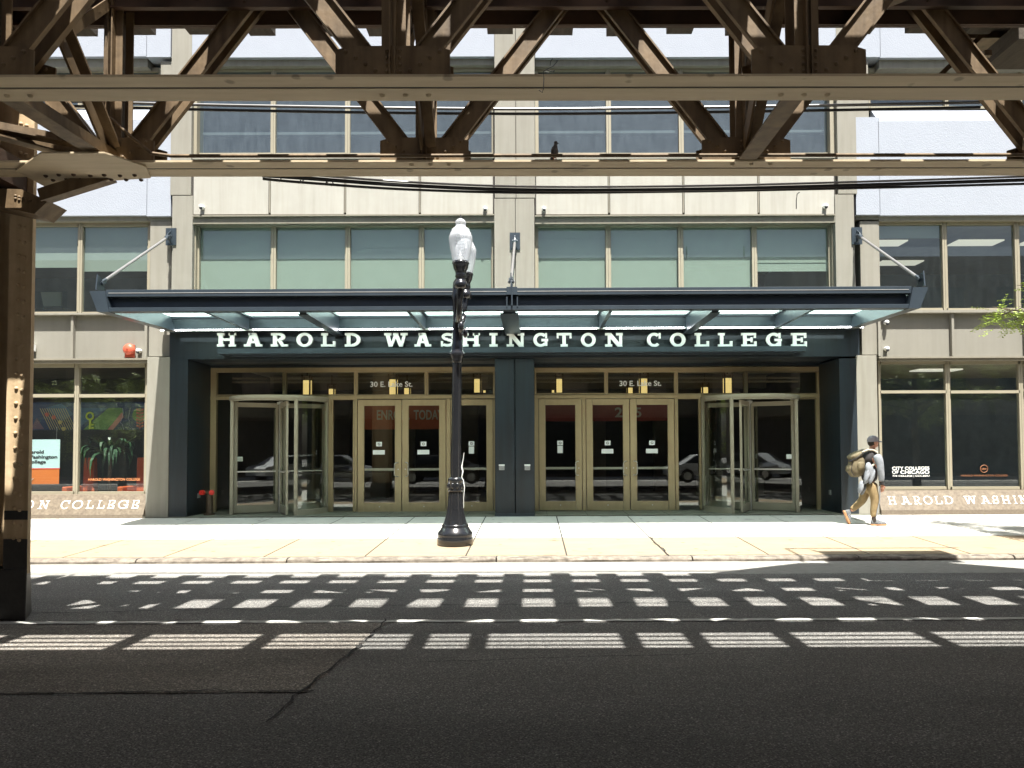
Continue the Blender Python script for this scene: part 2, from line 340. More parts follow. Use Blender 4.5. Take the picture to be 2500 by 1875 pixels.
# ------------------------------------------------------------------ slab letters drawn as strokes
def glyph(ch, t=.19, h=.15, sf=.17):
    """strokes in a unit box: ('q', four points) or ('a', cx, cy, rx, ry, a0, a1, thickness)"""
    q = lambda x0, y0, x1, y1: ('q', [(x0, y0), (x1, y0), (x1, y1), (x0, y1)])
    d = lambda xa, ya, xb, yb, w: ('q', [(xa - w / 2, ya), (xa + w / 2, ya), (xb + w / 2, yb), (xb - w / 2, yb)])
    L, Rr = .17, .83
    foot = lambda c, y, w=.4: q(c - w / 2, y, c + w / 2, y + h)
    if ch == 'H': return [q(L - t / 2 + .02, 0, L + t / 2 + .02, 1), q(Rr - t / 2 - .02, 0, Rr + t / 2 - .02, 1), q(.2, .43, .8, .43 + h), foot(.19, 0, .38), foot(.19, 1 - h, .38), foot(.81, 0, .38), foot(.81, 1 - h, .38)]
    if ch == 'A': return [d(.2, 0, .46, 1, t), d(.8, 0, .54, 1, t + .03), q(.28, .26, .72, .26 + h * .9), foot(.17, 0, .36), foot(.83, 0, .36), q(.24, 1 - h, .62, 1)]
    if ch == 'R': return [q(.12, 0, .12 + t, 1), foot(.2, 0, .42), q(0, 1 - h, .55, 1), q(.15, .42, .55, .42 + h * .85), ('a', .5, .72, .34, .28, -90, 90, t), d(.74, 0, .5, .45, t), foot(.85, 0, .3)]
    if ch == 'O': return [('a', .5, .5, .5, .52, 0, 360, t)]
    if ch == 'L': return [q(.14, 0, .14 + t, 1), foot(.24, 1 - h, .46), q(0, 0, 1, h), q(1 - t * .75, 0, 1, .40)]
    if ch == 'D': return [q(.12, 0, .12 + t, 1), q(0, 0, .5, h), q(0, 1 - h, .5, 1), ('a', .45, .5, .55, .5, -90, 90, t)]
    if ch == 'W': return [d(.27, 0, .12, 1, t * .82), d(.29, 0, .5, .95, t * .6), d(.72, 0, .5, .95, t * .82), d(.73, 0, .88, 1, t * .6), q(0, 1 - h, .3, 1), q(.38, 1 - h, .6, 1), q(.7, 1 - h, 1, 1)]
    if ch == 'S': return [('a', .5, .73, .42, .28, 30, 270, t * .9), ('a', .5, .29, .46, .30, -150, 90, t * .95), q(.80, .60, .95, 1), q(.03, 0, .18, .40)]
    if ch == 'I': return [q(.5 - t, 0, .5 + t, 1), q(0, 0, 1, h), q(0, 1 - h, 1, 1)]
    if ch == 'N': return [q(.15, 0, .15 + t * .7, 1), q(.80, 0, .80 + t * .7, 1), d(.84, 0, .2, 1, t * 1.25), foot(.2, 0, .4), q(0, 1 - h, .36, 1), q(.62, 1 - h, 1, 1)]
    if ch == 'G': return [('a', .5, .5, .5, .52, 42, 322, t), q(.80, .62, .93, 1), q(.76, .05, .95, .48), q(.55, .40, 1, .40 + h)]
    if ch == 'T': return [q(.5 - t / 2, 0, .5 + t / 2, 1), q(.26, 0, .74, h), q(0, 1 - h, 1, 1), q(0, .62, .13, 1), q(.87, .62, 1, 1)]
    if ch == 'C': return [('a', .5, .5, .5, .52, 45, 315, t), q(.82, .60, .95, 1)]
    if ch == 'E': return [q(.12, 0, .12 + t, 1), q(0, 0, 1, h), q(0, 1 - h, .97, 1), q(.2, .43, .72, .43 + h * .9), q(.85, 0, 1, .38), q(.83, .64, .97, 1), q(.62, .32, .74, .68)]
    return []
def letter(mb, ch, x0, x1, zb, h, Y, depth=.04, t=.19, hh=.15, slope=0):
    W = x1 - x0
    def pt(x, y, dy): return (x0 + x * W, Y + dy + y * h * slope, zb + y * h)
    for i, s in enumerate(glyph(ch, t, hh)):
        e = .0015 * (i % 5)
        if s[0] == 'q':
            p = s[1]; mb.hexa([pt(*p[0], -depth - e), pt(*p[1], -depth - e), pt(*p[1], e), pt(*p[0], e), pt(*p[3], -depth - e), pt(*p[2], -depth - e), pt(*p[2], e), pt(*p[3], e)])
        else:
            _, cx, cy, rx, ry, a0, a1, th = s; n = max(6, int((a1 - a0) / 14)); ty = th * W / h
            for k in range(n):
                A = [R(a0 + (a1 - a0) * (k + j) / n) for j in (0, 1)]
                o = [(cx + rx * math.cos(a), cy + ry * math.sin(a)) for a in A]
                ii = [(cx + (rx - th) * math.cos(a), cy + (ry - min(ty, hh * 1.15)) * math.sin(a)) for a in A]
                mb.hexa([pt(*ii[0], -depth - e), pt(*o[0], -depth - e), pt(*o[0], e), pt(*ii[0], e), pt(*ii[1], -depth - e), pt(*o[1], -depth - e), pt(*o[1], e), pt(*ii[1], e)])
    return mb

# ================================================================== GROUND
def sheet(name, x0, x1, y0, y1, z0, z1, m, nx=1, ny=1, jit=0):
    vs, fs = [], []
    for j in range(ny + 1):
        for i in range(nx + 1):
            y = y0 + (y1 - y0) * j / ny
            vs.append((x0 + (x1 - x0) * i / nx, y, z0 + (z1 - z0) * j / ny + random.uniform(-jit, jit)))
    for j in range(ny):
        for i in range(nx):
            a = j * (nx + 1) + i; fs.append((a, a + 1, a + nx + 2, a + nx + 1))
    return MB().add(vs, fs).build(name, m, recalc=False)
tag(sheet('ground', -150, 150, -150, 150, -.35, -.35, M['asphalt']), kind='structure')
tag(sheet('road', -80, 80, -2.2, 10.2, 0, 0, M['asphalt']), kind='structure')
tag(sheet('gutter', -80, 80, 10.2, 11.32, 0.0, .004, M['gutter']), kind='structure')
# patch with ragged edges
def ragged(pts, n=14, j=.03):
    out = []
    for a, b in zip(pts, pts[1:] + pts[:1]):
        for k in range(n):
            t = k / n; out.append((a[0] + (b[0] - a[0]) * t + random.uniform(-j, j), a[1] + (b[1] - a[1]) * t + random.uniform(-j, j)))
    return out
mb = MB(); pp = ragged([(-12, 5.25), (-1.55, 5.3), (-1.42, 7.38), (-12, 7.38)], 26)
mb.add([(x, y, .005) for x, y in pp], [tuple(range(len(pp)))])
tag(mb.build('road_patch', M['patch'], recalc=False), kind='structure')
mb = MB(); vs = []; n = 400
for i in range(n + 1):
    xx = -12 + 32 * i / n; vs += [(xx, 7.405 + random.uniform(-.008, .008), .009), (xx, 7.495 + random.uniform(-.008, .008), .009)]
mb.add(vs, [(2 * i, 2 * i + 2, 2 * i + 3, 2 * i + 1) for i in range(n)])
tag(mb.build('lane_marking', M['lane'], recalc=False), kind='structure')
def crack(mb, pts, w=.02, z=.013):
    fine = []
    for a, b in zip(pts, pts[1:]):
        n = max(3, int(math.dist(a, b) / .09))
        for k in range(n): fine.append((a[0] + (b[0] - a[0]) * k / n + random.gauss(0, .012), a[1] + (b[1] - a[1]) * k / n + random.gauss(0, .012)))
    fine.append(pts[-1])
    vs = []
    for i, p in enumerate(fine):
        q = fine[min(i + 1, len(fine) - 1)]; o = fine[max(i - 1, 0)]
        d = Vector((q[0] - o[0], q[1] - o[1])); d = Vector((-d.y, d.x)).normalized() * w * random.uniform(.15, .6)
        vs += [(p[0] + d.x, p[1] + d.y, z), (p[0] - d.x, p[1] - d.y, z)]
    mb.add(vs, [(2 * i, 2 * i + 1, 2 * i + 3, 2 * i + 2) for i in range(len(fine) - 1)])
mb = MB()
crack(mb, [(-1.42, 7.55), (-1.46, 6.6), (-1.52, 5.9), (-1.58, 5.3), (-1.62, 4.7)], .022)
crack(mb, [(-4.6, 5.3), (-3.2, 5.28), (-2.2, 5.33), (-1.5, 5.30)], .02)
crack(mb, [(-8, 7.75), (-4.5, 7.9), (-2.5, 8.15), (-.5, 8.2), (2, 8.3), (5, 8.35), (9, 8.4)], .022)
crack(mb, [(-.9, 6.0), (.6, 6.15), (1.5, 6.2)], .015)
tag(mb.build('road_cracks', M['crack'], recalc=False), kind='structure')
mb = MB(); crack(mb, [(2.02, 13.3), (1.98, 12.6), (2.03, 12.0), (2.0, 11.4)], .03)
for q in mb.v: q.z = gz(q.y) + .003
tag(mb.build('pavement_crack', M['crack'], recalc=False), kind='structure')

# pavement: front cream strip and pale slabs, cut by real joints
JX = [.50 + 1.50 * n for n in range(-16, 18)]
def slabs(name, y0, y1, m, skew=0):
    mb = MB(); g = .013
    for a, b in zip(JX, JX[1:]):
        mb.hexa([(a + g, y0 + g, gz(y0) - .1), (b - g, y0 + g, gz(y0) - .1), (b - g, y1 - g, gz(y1) - .1), (a + g, y1 - g, gz(y1) - .1),
                 (a + g, y0 + g, gz(y0)), (b - g, y0 + g, gz(y0)), (b - g, y1 - g, gz(y1)), (a + g, y1 - g, gz(y1))])
    return tag(mb.build(name, m, recalc=False), kind='structure')
slabs('pavement_front_strip', 11.48, 13.27, M['walk2'])
slabs('pavement', 13.27, 16.30, M['walk'])
tag(sheet('pavement_bed', -23, 25, 11.35, 16.32, gz(11.35) - .006, gz(16.32) - .006, mat('joint_dirt', (.045, .04, .035), .95)), kind='structure')
mb = MB()
x = -24.0
while x < 26:          # kerb stones with worn noses
    L = random.uniform(2.2, 3.1); n = 12
    prof = [(11.30, -.02), (11.295, .035), (11.31, .055), (11.34, .069), (11.48, .073), (11.48, -.05)]
    vs = []
    for i in range(n + 1):
        xx = x + .01 + (L - .02) * i / n
        for (yy, zz) in prof:
            vs.append((xx, yy + (random.uniform(-.009, .009) if yy < 11.4 else 0), zz + (random.uniform(-.006, .003) if .04 < zz and yy < 11.4 else 0)))
    k = len(prof)
    mb.add(vs, [(i * k + j, i * k + j + 1, (i + 1) * k + j + 1, (i + 1) * k + j) for i in range(n) for j in range(k - 1)] + [tuple(range(k)), tuple(n * k + j for j in range(k))])
    x += L
tag(mb.build('kerb', M['kerb'], recalc=True), kind='structure')

# ================================================================== COLLEGE BUILDING
YP = 16.34            # main facade plane
YS = 17.48            # recessed storefront
bld = empty('college_building', (0, YP, gz(16)), 'concrete college building with navy entrance frame, bronze doors and white stucco panels', 'building')
def part(name, mb, m, parent=None, bevel=0): return mb.build(name, m, parent or bld, bevel)

# pilasters (u0,v0,u1,v1,Y)
for (u0, v0, u1, v1, Y, name) in [
    (419, -160, 469, 476, YP, 'pilaster'), (419, 478, 469, 800, YP, 'pilaster'),
    (1207, -160, 1257.8, 483, YP, 'pilaster'), (1259.2, -160, 1305, 483, YP, 'pilaster'),
    (1207, 485, 1257.8, 800, YP, 'pilaster'), (1259.2, 485, 1305, 800, YP, 'pilaster'),
    (2041, -160, 2087, 473, YP, 'pilaster'), (2041, 475, 2087, 800, YP, 'pilaster')]:
    part(name, MB().px(u0, v0, u1, v1, Y, .5), M['conc'], bevel=.004)
for (u0, u1, v1) in [(360, 413, 870), (2097, 2145, 866)]:
    part('pilaster', MB().px(u0 + 5, 540, u1 + 4, v1, YP + .12, .5), M['conc'], bevel=.004)
    part('pilaster', MB().px(u0 - 3, v1 + 1.5, u1 - 1, 1275, YP - .025, .6), M['conc'], bevel=.004)
for (u0, u1) in [(392, 419), (2087, 2120)]:
    part('pilaster', MB().px(u0, 150, u1, 300, YP + .1, .5), M['conc'])
# dark reveal behind joints
mb = MB(); mb.px(425, -160, 465, 800, YP + .03, .4).px(1211, -160, 1300, 800, YP + .03, .4).px(2046, -160, 2082, 800, YP + .03, .4)
part('joint_backing', mb, M['joint'])
# spandrel panels between levels two and three
for xs in [(470, 658.5, 842.5, 1025, 1206), (1306, 1486.5, 1668, 1851.5, 2039)]:
    for a, b in zip(xs, xs[1:]):
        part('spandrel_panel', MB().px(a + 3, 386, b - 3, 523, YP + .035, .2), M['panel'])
    m2 = MB()
    for a in xs[1:-1]: m2.px(a - 1.6, 400, a + 1.6, 519, YP + .02, .1)
    part('panel_joint_trim', m2, M['conc_dark'])
    a, b = xs[0], xs[-1]
    part('panel_backing', MB().px(a, 388, b, 521, YP + .06, .3), M['joint'])
    part('lintel', MB().px(a, 523.5, b, 527, YP - .03, .30).px(a, 527.2, b, 545, YP + .02, .34), M['conc_dark'])
    part('sill', MB().px(a, 381.5, b, 387, YP + .0, .3), M['conc'])
    part('fascia', MB().px(a, 140, b, 160.5, YP + .1, .4), M['conc'])
    part('spandrel_panel', MB().px(a, -160, b, 139, YP + .0, .4), M['stucco'])
# joints on top stucco
def window(u0, v0, u1, v1, Y, gi=(6, 8, 6, 8), glass='glass', frame='frame', trans=None, blind=None, bm='blind', name='window'):
    """frame ring as the part; panes, blind as sub-parts. trans = (v top, v bottom) of a transom bar"""
    fr = MB(); gl, gt, gr, gb = gi; e = .35
    fr.px(u0 + e, v0, u0 + gl, v1, Y, .09).px(u1 - gr, v0, u1 - e, v1, Y, .09)
    fr.px(u0 + gl, v0, u1 - gr, v0 + gt, Y, .09).px(u0 + gl, v1 - gb, u1 - gr, v1, Y, .09)
    if trans: fr.px(u0 + gl, trans[0], u1 - gr, trans[1], Y, .09)
    fr.px(u0 + gl + .1, v0 + gt, u0 + gl + 1.6, v1 - gb, Y + .05, .03).px(u1 - gr - 1.6, v0 + gt, u1 - gr - .1, v1 - gb, Y + .05, .03)
    f = part(name, fr, M[frame])
    rows = [(v0 + gt, trans[0]), (trans[1], v1 - gb)] if trans else [(v0 + gt, v1 - gb)]
    for a, b in rows:
        g = MB().px(u0 + gl, a, u1 - gr, b, Y + .06, .006)
        # one sheet only
        g2 = MB().add([g.v[0], g.v[1], g.v[5], g.v[4]], [(0, 1, 2, 3)])
        part('pane', g2, M[glass], f)
    if blind:
        bb = MB().px(u0 + gl, v0 + gt, u1 - gr, blind, Y + .105, .006)
        bb.px(u0 + gl, blind, u1 - gr, blind + 1.6, Y + .10, .02)
        part('roller_blind', bb, M[bm], f)
    return f
YW = YP + .22
L2m = [(479, 667.5, 'f'), (667.5, 849, 'f'), (849, 1029, 'f'), (1029, 1206.5, 'f'), (1306, 1485, 'f'), (1485, 1662, 'f'), (1662, 1842, 'f'), (1842, 2029, 'h')]
seams = {2: 604, 4: 581, 7: 640}
bl = [752, 752, 752, 752, 752, 752, 752, 661]
for i, (a, b, _) in enumerate(L2m):
    window(a, 545.5, b, 760, YW, blind=bl[i], gi=(7 if i in (0, 4) else 5.5, 8, 5.5, 8), glass='glass')
    if i in seams: part('blind_seam', MB().px(a + 7, seams[i], b - 7, seams[i] + 1.6, YW + .095, .005), M['blind'])
    window(a, 161, b, 381, YW, gi=(7 if i in (0, 4) else 5, 12, 5, 8), glass='glass_blue')
part('reveal', MB().px(469, 160, 479, 790, YP + .12, .35).px(2029.3, 160, 2041, 790, YP + .12, .35), M['frame'])

# wings
def wing(us3, us2, us1, uA, uB, vals, side):
    (vtop, vf0, vf1, ledge0, ledge1, pb, fb, wh, wb, sb, rb, pbm, tb, hb, tr0, tr1, lb, ls, gb, fb2) = vals
    # stucco panels, top and middle, with a sloping ledge over the middle one
    part('stucco_panel', MB().px(uA, -160, uB, vtop, YP + .04, .4), M['stucco'])
    part('stucco_panel', MB().px(uA, ledge1, uB, pb, YP + .04, .4), M['stucco'])
    um = (uA + uB) / 2
    xa, xb = P(uA, 280, YP).x, P(uB, 280, YP).x; z0 = P(um, ledge1, YP + .04).z; z1 = P(um, ledge0, YP + .38).z
    part('sloping_ledge', MB().hexa([(xa, YP + .04, z0 - .001), (xb, YP + .04, z0 - .001), (xb, YP + .44, z0 - .001), (xa, YP + .44, z0 - .001),
                                     (xa, YP + .041, z0 + .004), (xb, YP + .041, z0 + .004), (xb, YP + .44, z1), (xa, YP + .44, z1)]), M['stucco'])
    part('fascia', MB().px(uA, vf0, uB, vf1, YP + .14, .4), M['conc'])
    part('fascia', MB().px(uA, pb + .5, uB, fb, YP + .12, .4), M['conc'])
    for a, b in zip(us3, us3[1:]): window(a, vf1, b, ledge0 + 5, YP + .34, gi=(4, 10, 4, 6), glass='glass_blue')
    for i, (a, b) in enumerate(zip(us2, us2[1:])):
        bd = {('L', 0): 650, ('L', 1): 652, ('L', 2): 661, ('R', 0): 580}.get((side, i))
        window(a, fb, b, wb + 8, YW + .02, gi=(5, 11, 5, 8), blind=bd, bm='blind_grey')
    part('sill', MB().px(uA, wb + 4, uB, sb, YP + .02, .4), M['conc'])
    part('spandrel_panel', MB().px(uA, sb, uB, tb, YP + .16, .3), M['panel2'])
    part('lintel', MB().px(uA, tb, uB, tb + 4, YP + .02, .3).px(uA, tb + 4, uB, hb - 2, YP + .07, .3), M['conc_dark'])
    c = {'L': 175.5, 'R': 2327}[side]
    for k in (-1, 0, 1): part('panel_fin', MB().px(c + k * 180 - 3, sb, c + k * 180 + 3, tb, YP + .07, .1), M['conc'])
    for i, (a, b) in enumerate(zip(us1, us1[1:])):
        window(a, hb - 2, b, ls, YW + .02, gi=(5, 10, 5, 7), trans=(tr0, tr1), glass='glass_shop')
    # battered granite base
    zt = P(um, ls + 1, YP + .13).z; zb_ = P(um, gb, YP - .06).z; zf = P(um, fb2 + 20, YP - .08).z
    xa, xb = (P(2148, 1230, YP).x, P(2900, 1230, YP).x) if side == 'R' else (P(-420, 1230, YP).x, P(353, 1230, YP).x)
    q = MB().hexa([(xa, YP - .06, zb_), (xb, YP - .06, zb_), (xb, YP + .5, zb_), (xa, YP + .5, zb_), (xa, YP + .13, zt), (xb, YP + .13, zt), (xb, YP + .5, zt), (xa, YP + .5, zt)])
    part('granite_base', q, M['granite'])
    part('granite_footing', MB().box(xa, xb, YP - .08, YP + .4, zf, zb_ - .002), M['granite2'])
    return zt, zb_
ztL, zbL = wing([-170, 20, 196, 392], [-160, 14, 195, 366], [-170, 10, 186, 359], -420, 360,
     (139, 139.5, 165, 260, 293.5, 527.5, 541, 552, 761, 769, 793, 873, 876, 889, 962, 970, 1200, 1207, 1258, 1267), 'L')
ztR, zbR = wing([2120, 2310, 2490, 2680], [2137, 2307, 2484, 2664], [2146, 2316, 2495, 2675], 2146, 2900,
     (139, 139.5, 165, 260, 294, 524, 537, 550, 752, 762, 785, 866, 869, 881, 953, 960, 1186, 1195, 1244, 1253), 'R')
# stucco carries on over the wing pilasters up to the main ones
for (a, b, pb) in [(359, 418, 527.5), (2088.5, 2147, 524)]:
    part('stucco_panel', MB().px(a, -160, b, 139, YP + .04, .4), M['stucco'])
    part('stucco_panel', MB().px(a, 294, b, pb, YP + .04, .4), M['stucco'])
    part('sloping_ledge', MB().px(a, 286, b, 294, YP + .045, .4), M['stucco'])
    part('fascia', MB().px(a, pb + .5, b, pb + 12, YP + .13, .4), M['conc'])
# inlaid words on the granite
gx = lambda u: P(u, 1232, YP).x
def inlay(name, words, zt, zb_, label):
    root = empty(name, (gx(words[0][1]), YP - .02, zb_), label, 'sign')
    sl = .19 / (zt - zb_)
    for ch, u0, u1 in words:
        hh = (zt - zb_) * .40; zz = zb_ + (zt - zb_) * .30
        mb = letter(MB(), ch, gx(u0), gx(u1), zz, hh, YP - .06 + sl * (zt - zb_) * .30 + .004, depth=.010, t=.10, hh=.07, slope=sl)
        mb.build('letter', M['white_soft'], root)
    return root
inlay('sign', [('H', -270, -243), ('A', -228, -203), ('R', -190, -164), ('O', -150, -120), ('N', 94, 114), ('C', 205, 227), ('O', 236, 262), ('L', 276, 292), ('L', 302, 320), ('E', 327, 343)] if False else
      [('O', 58, 80), ('N', 93, 117), ('C', 147, 168), ('O', 175, 200), ('L', 210, 227), ('L', 237, 254), ('E', 262, 278), ('G', 287, 312), ('E', 321, 337)],
      ztL, zbL, 'white inlaid ON COLLEGE lettering on the granite base under the left windows')
inlay('sign', [('H', 2170, 2189), ('A', 2201, 2225), ('R', 2233, 2250), ('O', 2257, 2278), ('L', 2285, 2301), ('D', 2308, 2328), ('W', 2356, 2386), ('A', 2396, 2420), ('S', 2425, 2440), ('H', 2448, 2468), ('I', 2477, 2484), ('N', 2491, 2512)],
      ztR, zbR, 'white inlaid HAROLD WASHIN lettering on the granite base under the right windows')

# ---- navy entrance frame
part('entrance_lintel', MB().px(414, 795, 2098, 873.5, YP - .02, .5), M['navy'])
part('entrance_jamb', MB().px(413, 875, 457, 1275, YP - .02, YS - YP + .05), M['navy'], bevel=.004)
part('entrance_jamb', MB().px(2052, 875, 2100, 1270, YP - .02, YS - YP + .05), M['navy'], bevel=.004)
part('entrance_pillar', MB().px(1208.5, 875, 1256.5, 1272, YP - .02, YS - YP + .05).px(1258.5, 875, 1305, 1272, YP - .02, YS - YP + .05), M['navy'], bevel=.004)
part('skirting', MB().px(1207.8, 1253, 1305.8, 1270, YP - .032, .1), M['navy2'])
xa, xb = P(457, 1000, YP).x, P(2052, 1000, YP).x
zs = P(1300, 873.5, YP).z
part('soffit', MB().box(xa, xb, YP + .48, YS + .2, zs - .004, zs + .1), M['navy2'])
part('letter_shelf', MB().px(531, 848, 1968, 860.5, YP - .30, .28).px(560, 861, 1940, 866, YP - .16, .14), M['navy2'])
part('entrance_floor', MB().box(xa - .9, xb + .9, 16.31, YS + .1, .1, .262), M['slate'])
m2 = MB()
for k in range(-9, 10):
    m2.box(k * .86 + .3, k * .86 + .306, 16.31, YS - .05, .2, .2645)
m2.box(xa, xb, 16.78, 16.786, .2, .2643)
part('paving_joints', m2, M['crack'])
# storefront header
part('storefront_frame', MB().px(512, 897, 1208, 907, YS, .12).px(1305, 897, 2008, 907, YS, .12).px(512, 966, 1208, 974, YS - .01, .13).px(1305, 963, 2008, 972, YS - .01, .13)
     .px(512, 907, 527, 1262, YS, .1).px(1998, 907, 2008, 1256, YS, .1), M['doorframe'])
part('header_wall', MB().px(440, 800, 2090, 896, YS + .02, .1), M['navy'])
def strip_window(u0, v0, u1, v1, name='transom_window', glass='glass_door', g=4.5):
    f = MB(); e = .3
    f.px(u0 + e, v0, u0 + g, v1, YS + .01, .09).px(u1 - g, v0, u1 - e, v1, YS + .01, .09)
    f.px(u0 + g, v0, u1 - g, v0 + 2, YS + .02, .05).px(u0 + g, v1 - 3, u1 - g, v1, YS + .02, .05)
    o = part(name, f, M['doorframe'])
    q = MB().px(u0 + g, v0 + 2, u1 - g, v1 - 3, YS + .05, .01)
    part('pane', MB().add([q.v[0], q.v[1], q.v[5], q.v[4]], [(0, 1, 2, 3)]), M[glass], o)
    return o
for a, b in [(524, 694), (694, 868.5), (868.5, 1041), (1041, 1208)]: strip_window(a, 907.2, b, 965.8)
for a, b in [(1305, 1480), (1480, 1651), (1651, 1821), (1821, 2002)]: strip_window(a, 907.2, b, 962.8)
for a, b, v1 in [(516, 572, 1259), (808, 866, 1256)]: strip_window(a, 974.2, b, v1, 'sidelight')
for a, b, v1 in [(1652, 1712, 1250), (1941, 1999, 1250)]: strip_window(a, 972.2, b, v1, 'sidelight')

def text_sticker(parent, u0, v0, u1, v1, Y, mark=True):
    s = MB().px(u0, v0, u1, v1, Y, .002); o = part('sticker', s, M['paper'], parent)
    return o
def door(u0, u1, v0, v1, handle, sticker=1, strip=(1, 0)):
    """one leaf: stiles and rails; glass, pull handle, push bar as sub-parts"""
    e = 1.0; sw = (u1 - u0) * .145
    f = MB(); Y = YS - .03
    f.px(u0 + e, v0, u0 + sw, v1, Y, .06).px(u1 - sw, v0, u1 - e, v1, Y, .06)
    gt, gb = v0 + 14.5, v1 - 21
    f.px(u0 + sw, v0, u1 - sw, gt, Y, .06).px(u0 + sw, gb, u1 - sw, v1, Y, .06)
    # glazing beads
    f.px(u0 + sw, gt, u0 + sw + 1.2, gb, Y + .012, .03).px(u1 - sw - 1.2, gt, u1 - sw, gb, Y + .012, .03).px(u0 + sw, gb - 1.2, u1 - sw, gb, Y + .012, .03)
    o = part('door', f, M['doorframe'], bevel=0)
    q = MB().px(u0 + sw, gt, u1 - sw, gb, Y + .035, .01)
    part('pane', MB().add([q.v[0], q.v[1], q.v[5], q.v[4]], [(0, 1, 2, 3)]), M['glass_door'], o)
    vb = v0 + (v1 - v0) * .622
    part('push_bar', MB().px(u0 + sw, vb - 3, u1 - sw, vb + 2.6, Y + .045, .05), M['bar'], o)
    hu = u1 - sw * .55 if handle == 'r' else u0 + sw * .55
    di = -8 if handle == 'r' else 8
    a, b = P(hu, vb - 17, Y), P(hu, vb + 17, Y)
    dx = P(hu + di, vb, Y).x - P(hu, vb, Y).x
    pts = [a, a + Vector((dx * .55, -.05, .0)), a + Vector((dx, -.075, -.03))] + [a.lerp(b, t) + Vector((dx, -.08, 0)) for t in (.25, .5, .75)] + [b + Vector((dx, -.075, .03)), b + Vector((dx * .55, -.05, 0)), b]
    part('handle', MB().tube(pts, .011, 8), M['bar'], o)
    part('lock', MB().cyl(P(hu, vb - .5, Y) + Vector((0, .005, 0)), P(hu, vb - .5, Y) - Vector((0, .008, 0)), .016, n=10).cyl(P((u0 + u1) / 2, v1 - 13, Y), P((u0 + u1) / 2, v1 - 13, Y) - Vector((0, .006, 0)), .014, n=8), M['bar'], o)
    cu = (u0 + u1) / 2 - 1; vs_ = v0 + (v1 - v0) * .375
    st_ = text_sticker(o, cu - 7, vs_, cu + 7, vs_ + 11, Y + .028)
    c = P(cu, vs_ + 5.5, Y + .026); ring = MB()
    pr = [(c + Vector((math.cos(t) * .026, 0, math.sin(t) * .026))) for t in [2 * math.pi * k / 12 for k in range(13)]]
    ring.tube(pr, .005, 5); ring.beam(c + Vector((-.018, 0, .018)), c + Vector((.018, 0, -.018)), .004, .007, Vector((0, 1, 0)))
    part('sticker_mark', ring, M['ink'], o)
    if strip[0] == 1: text_sticker(o, cu - 15 + strip[1], vs_ + 20, cu + 14 + strip[1], vs_ + 31, Y + .0282)
    elif strip[0] == 2: text_sticker(o, cu - 6.5, vs_ + 12.5, cu + 6.5, vs_ + 30, Y + .0282)
    return o
door(872, 981, 976, 1250, 'r'); door(981, 1089, 975.5, 1249.5, 'l'); door(1100, 1204, 975, 1248, 'l', strip=(2, 0))
door(1315.5, 1421.5, 974, 1246, 'r', strip=(2, 0)); door(1431, 1538, 974, 1246, 'r'); door(1538, 1648, 973.5, 1245.5, 'l')
for q in [(866.5, 974, 871, 1258), (1089.6, 974, 1099.5, 1256), (1204.5, 974, 1208, 1255), (1305.5, 972, 1315, 1254), (1422, 972, 1430.6, 1254), (1648.6, 972, 1652, 1254),
          (801, 974, 808, 1260), (1713, 972, 1718, 1256), (1935, 972, 1941, 1256), (572, 974, 577, 1262)]:
    part('door_post', MB().px(*q, YS - .012, .1), M['doorframe'])
def threshold():
    return MB().px(512, 1249, 1208, 1262, YS + .0, .2).px(1305, 1246, 2008, 1258, YS + .0, .2)
part('threshold', threshold(), M['frame'])

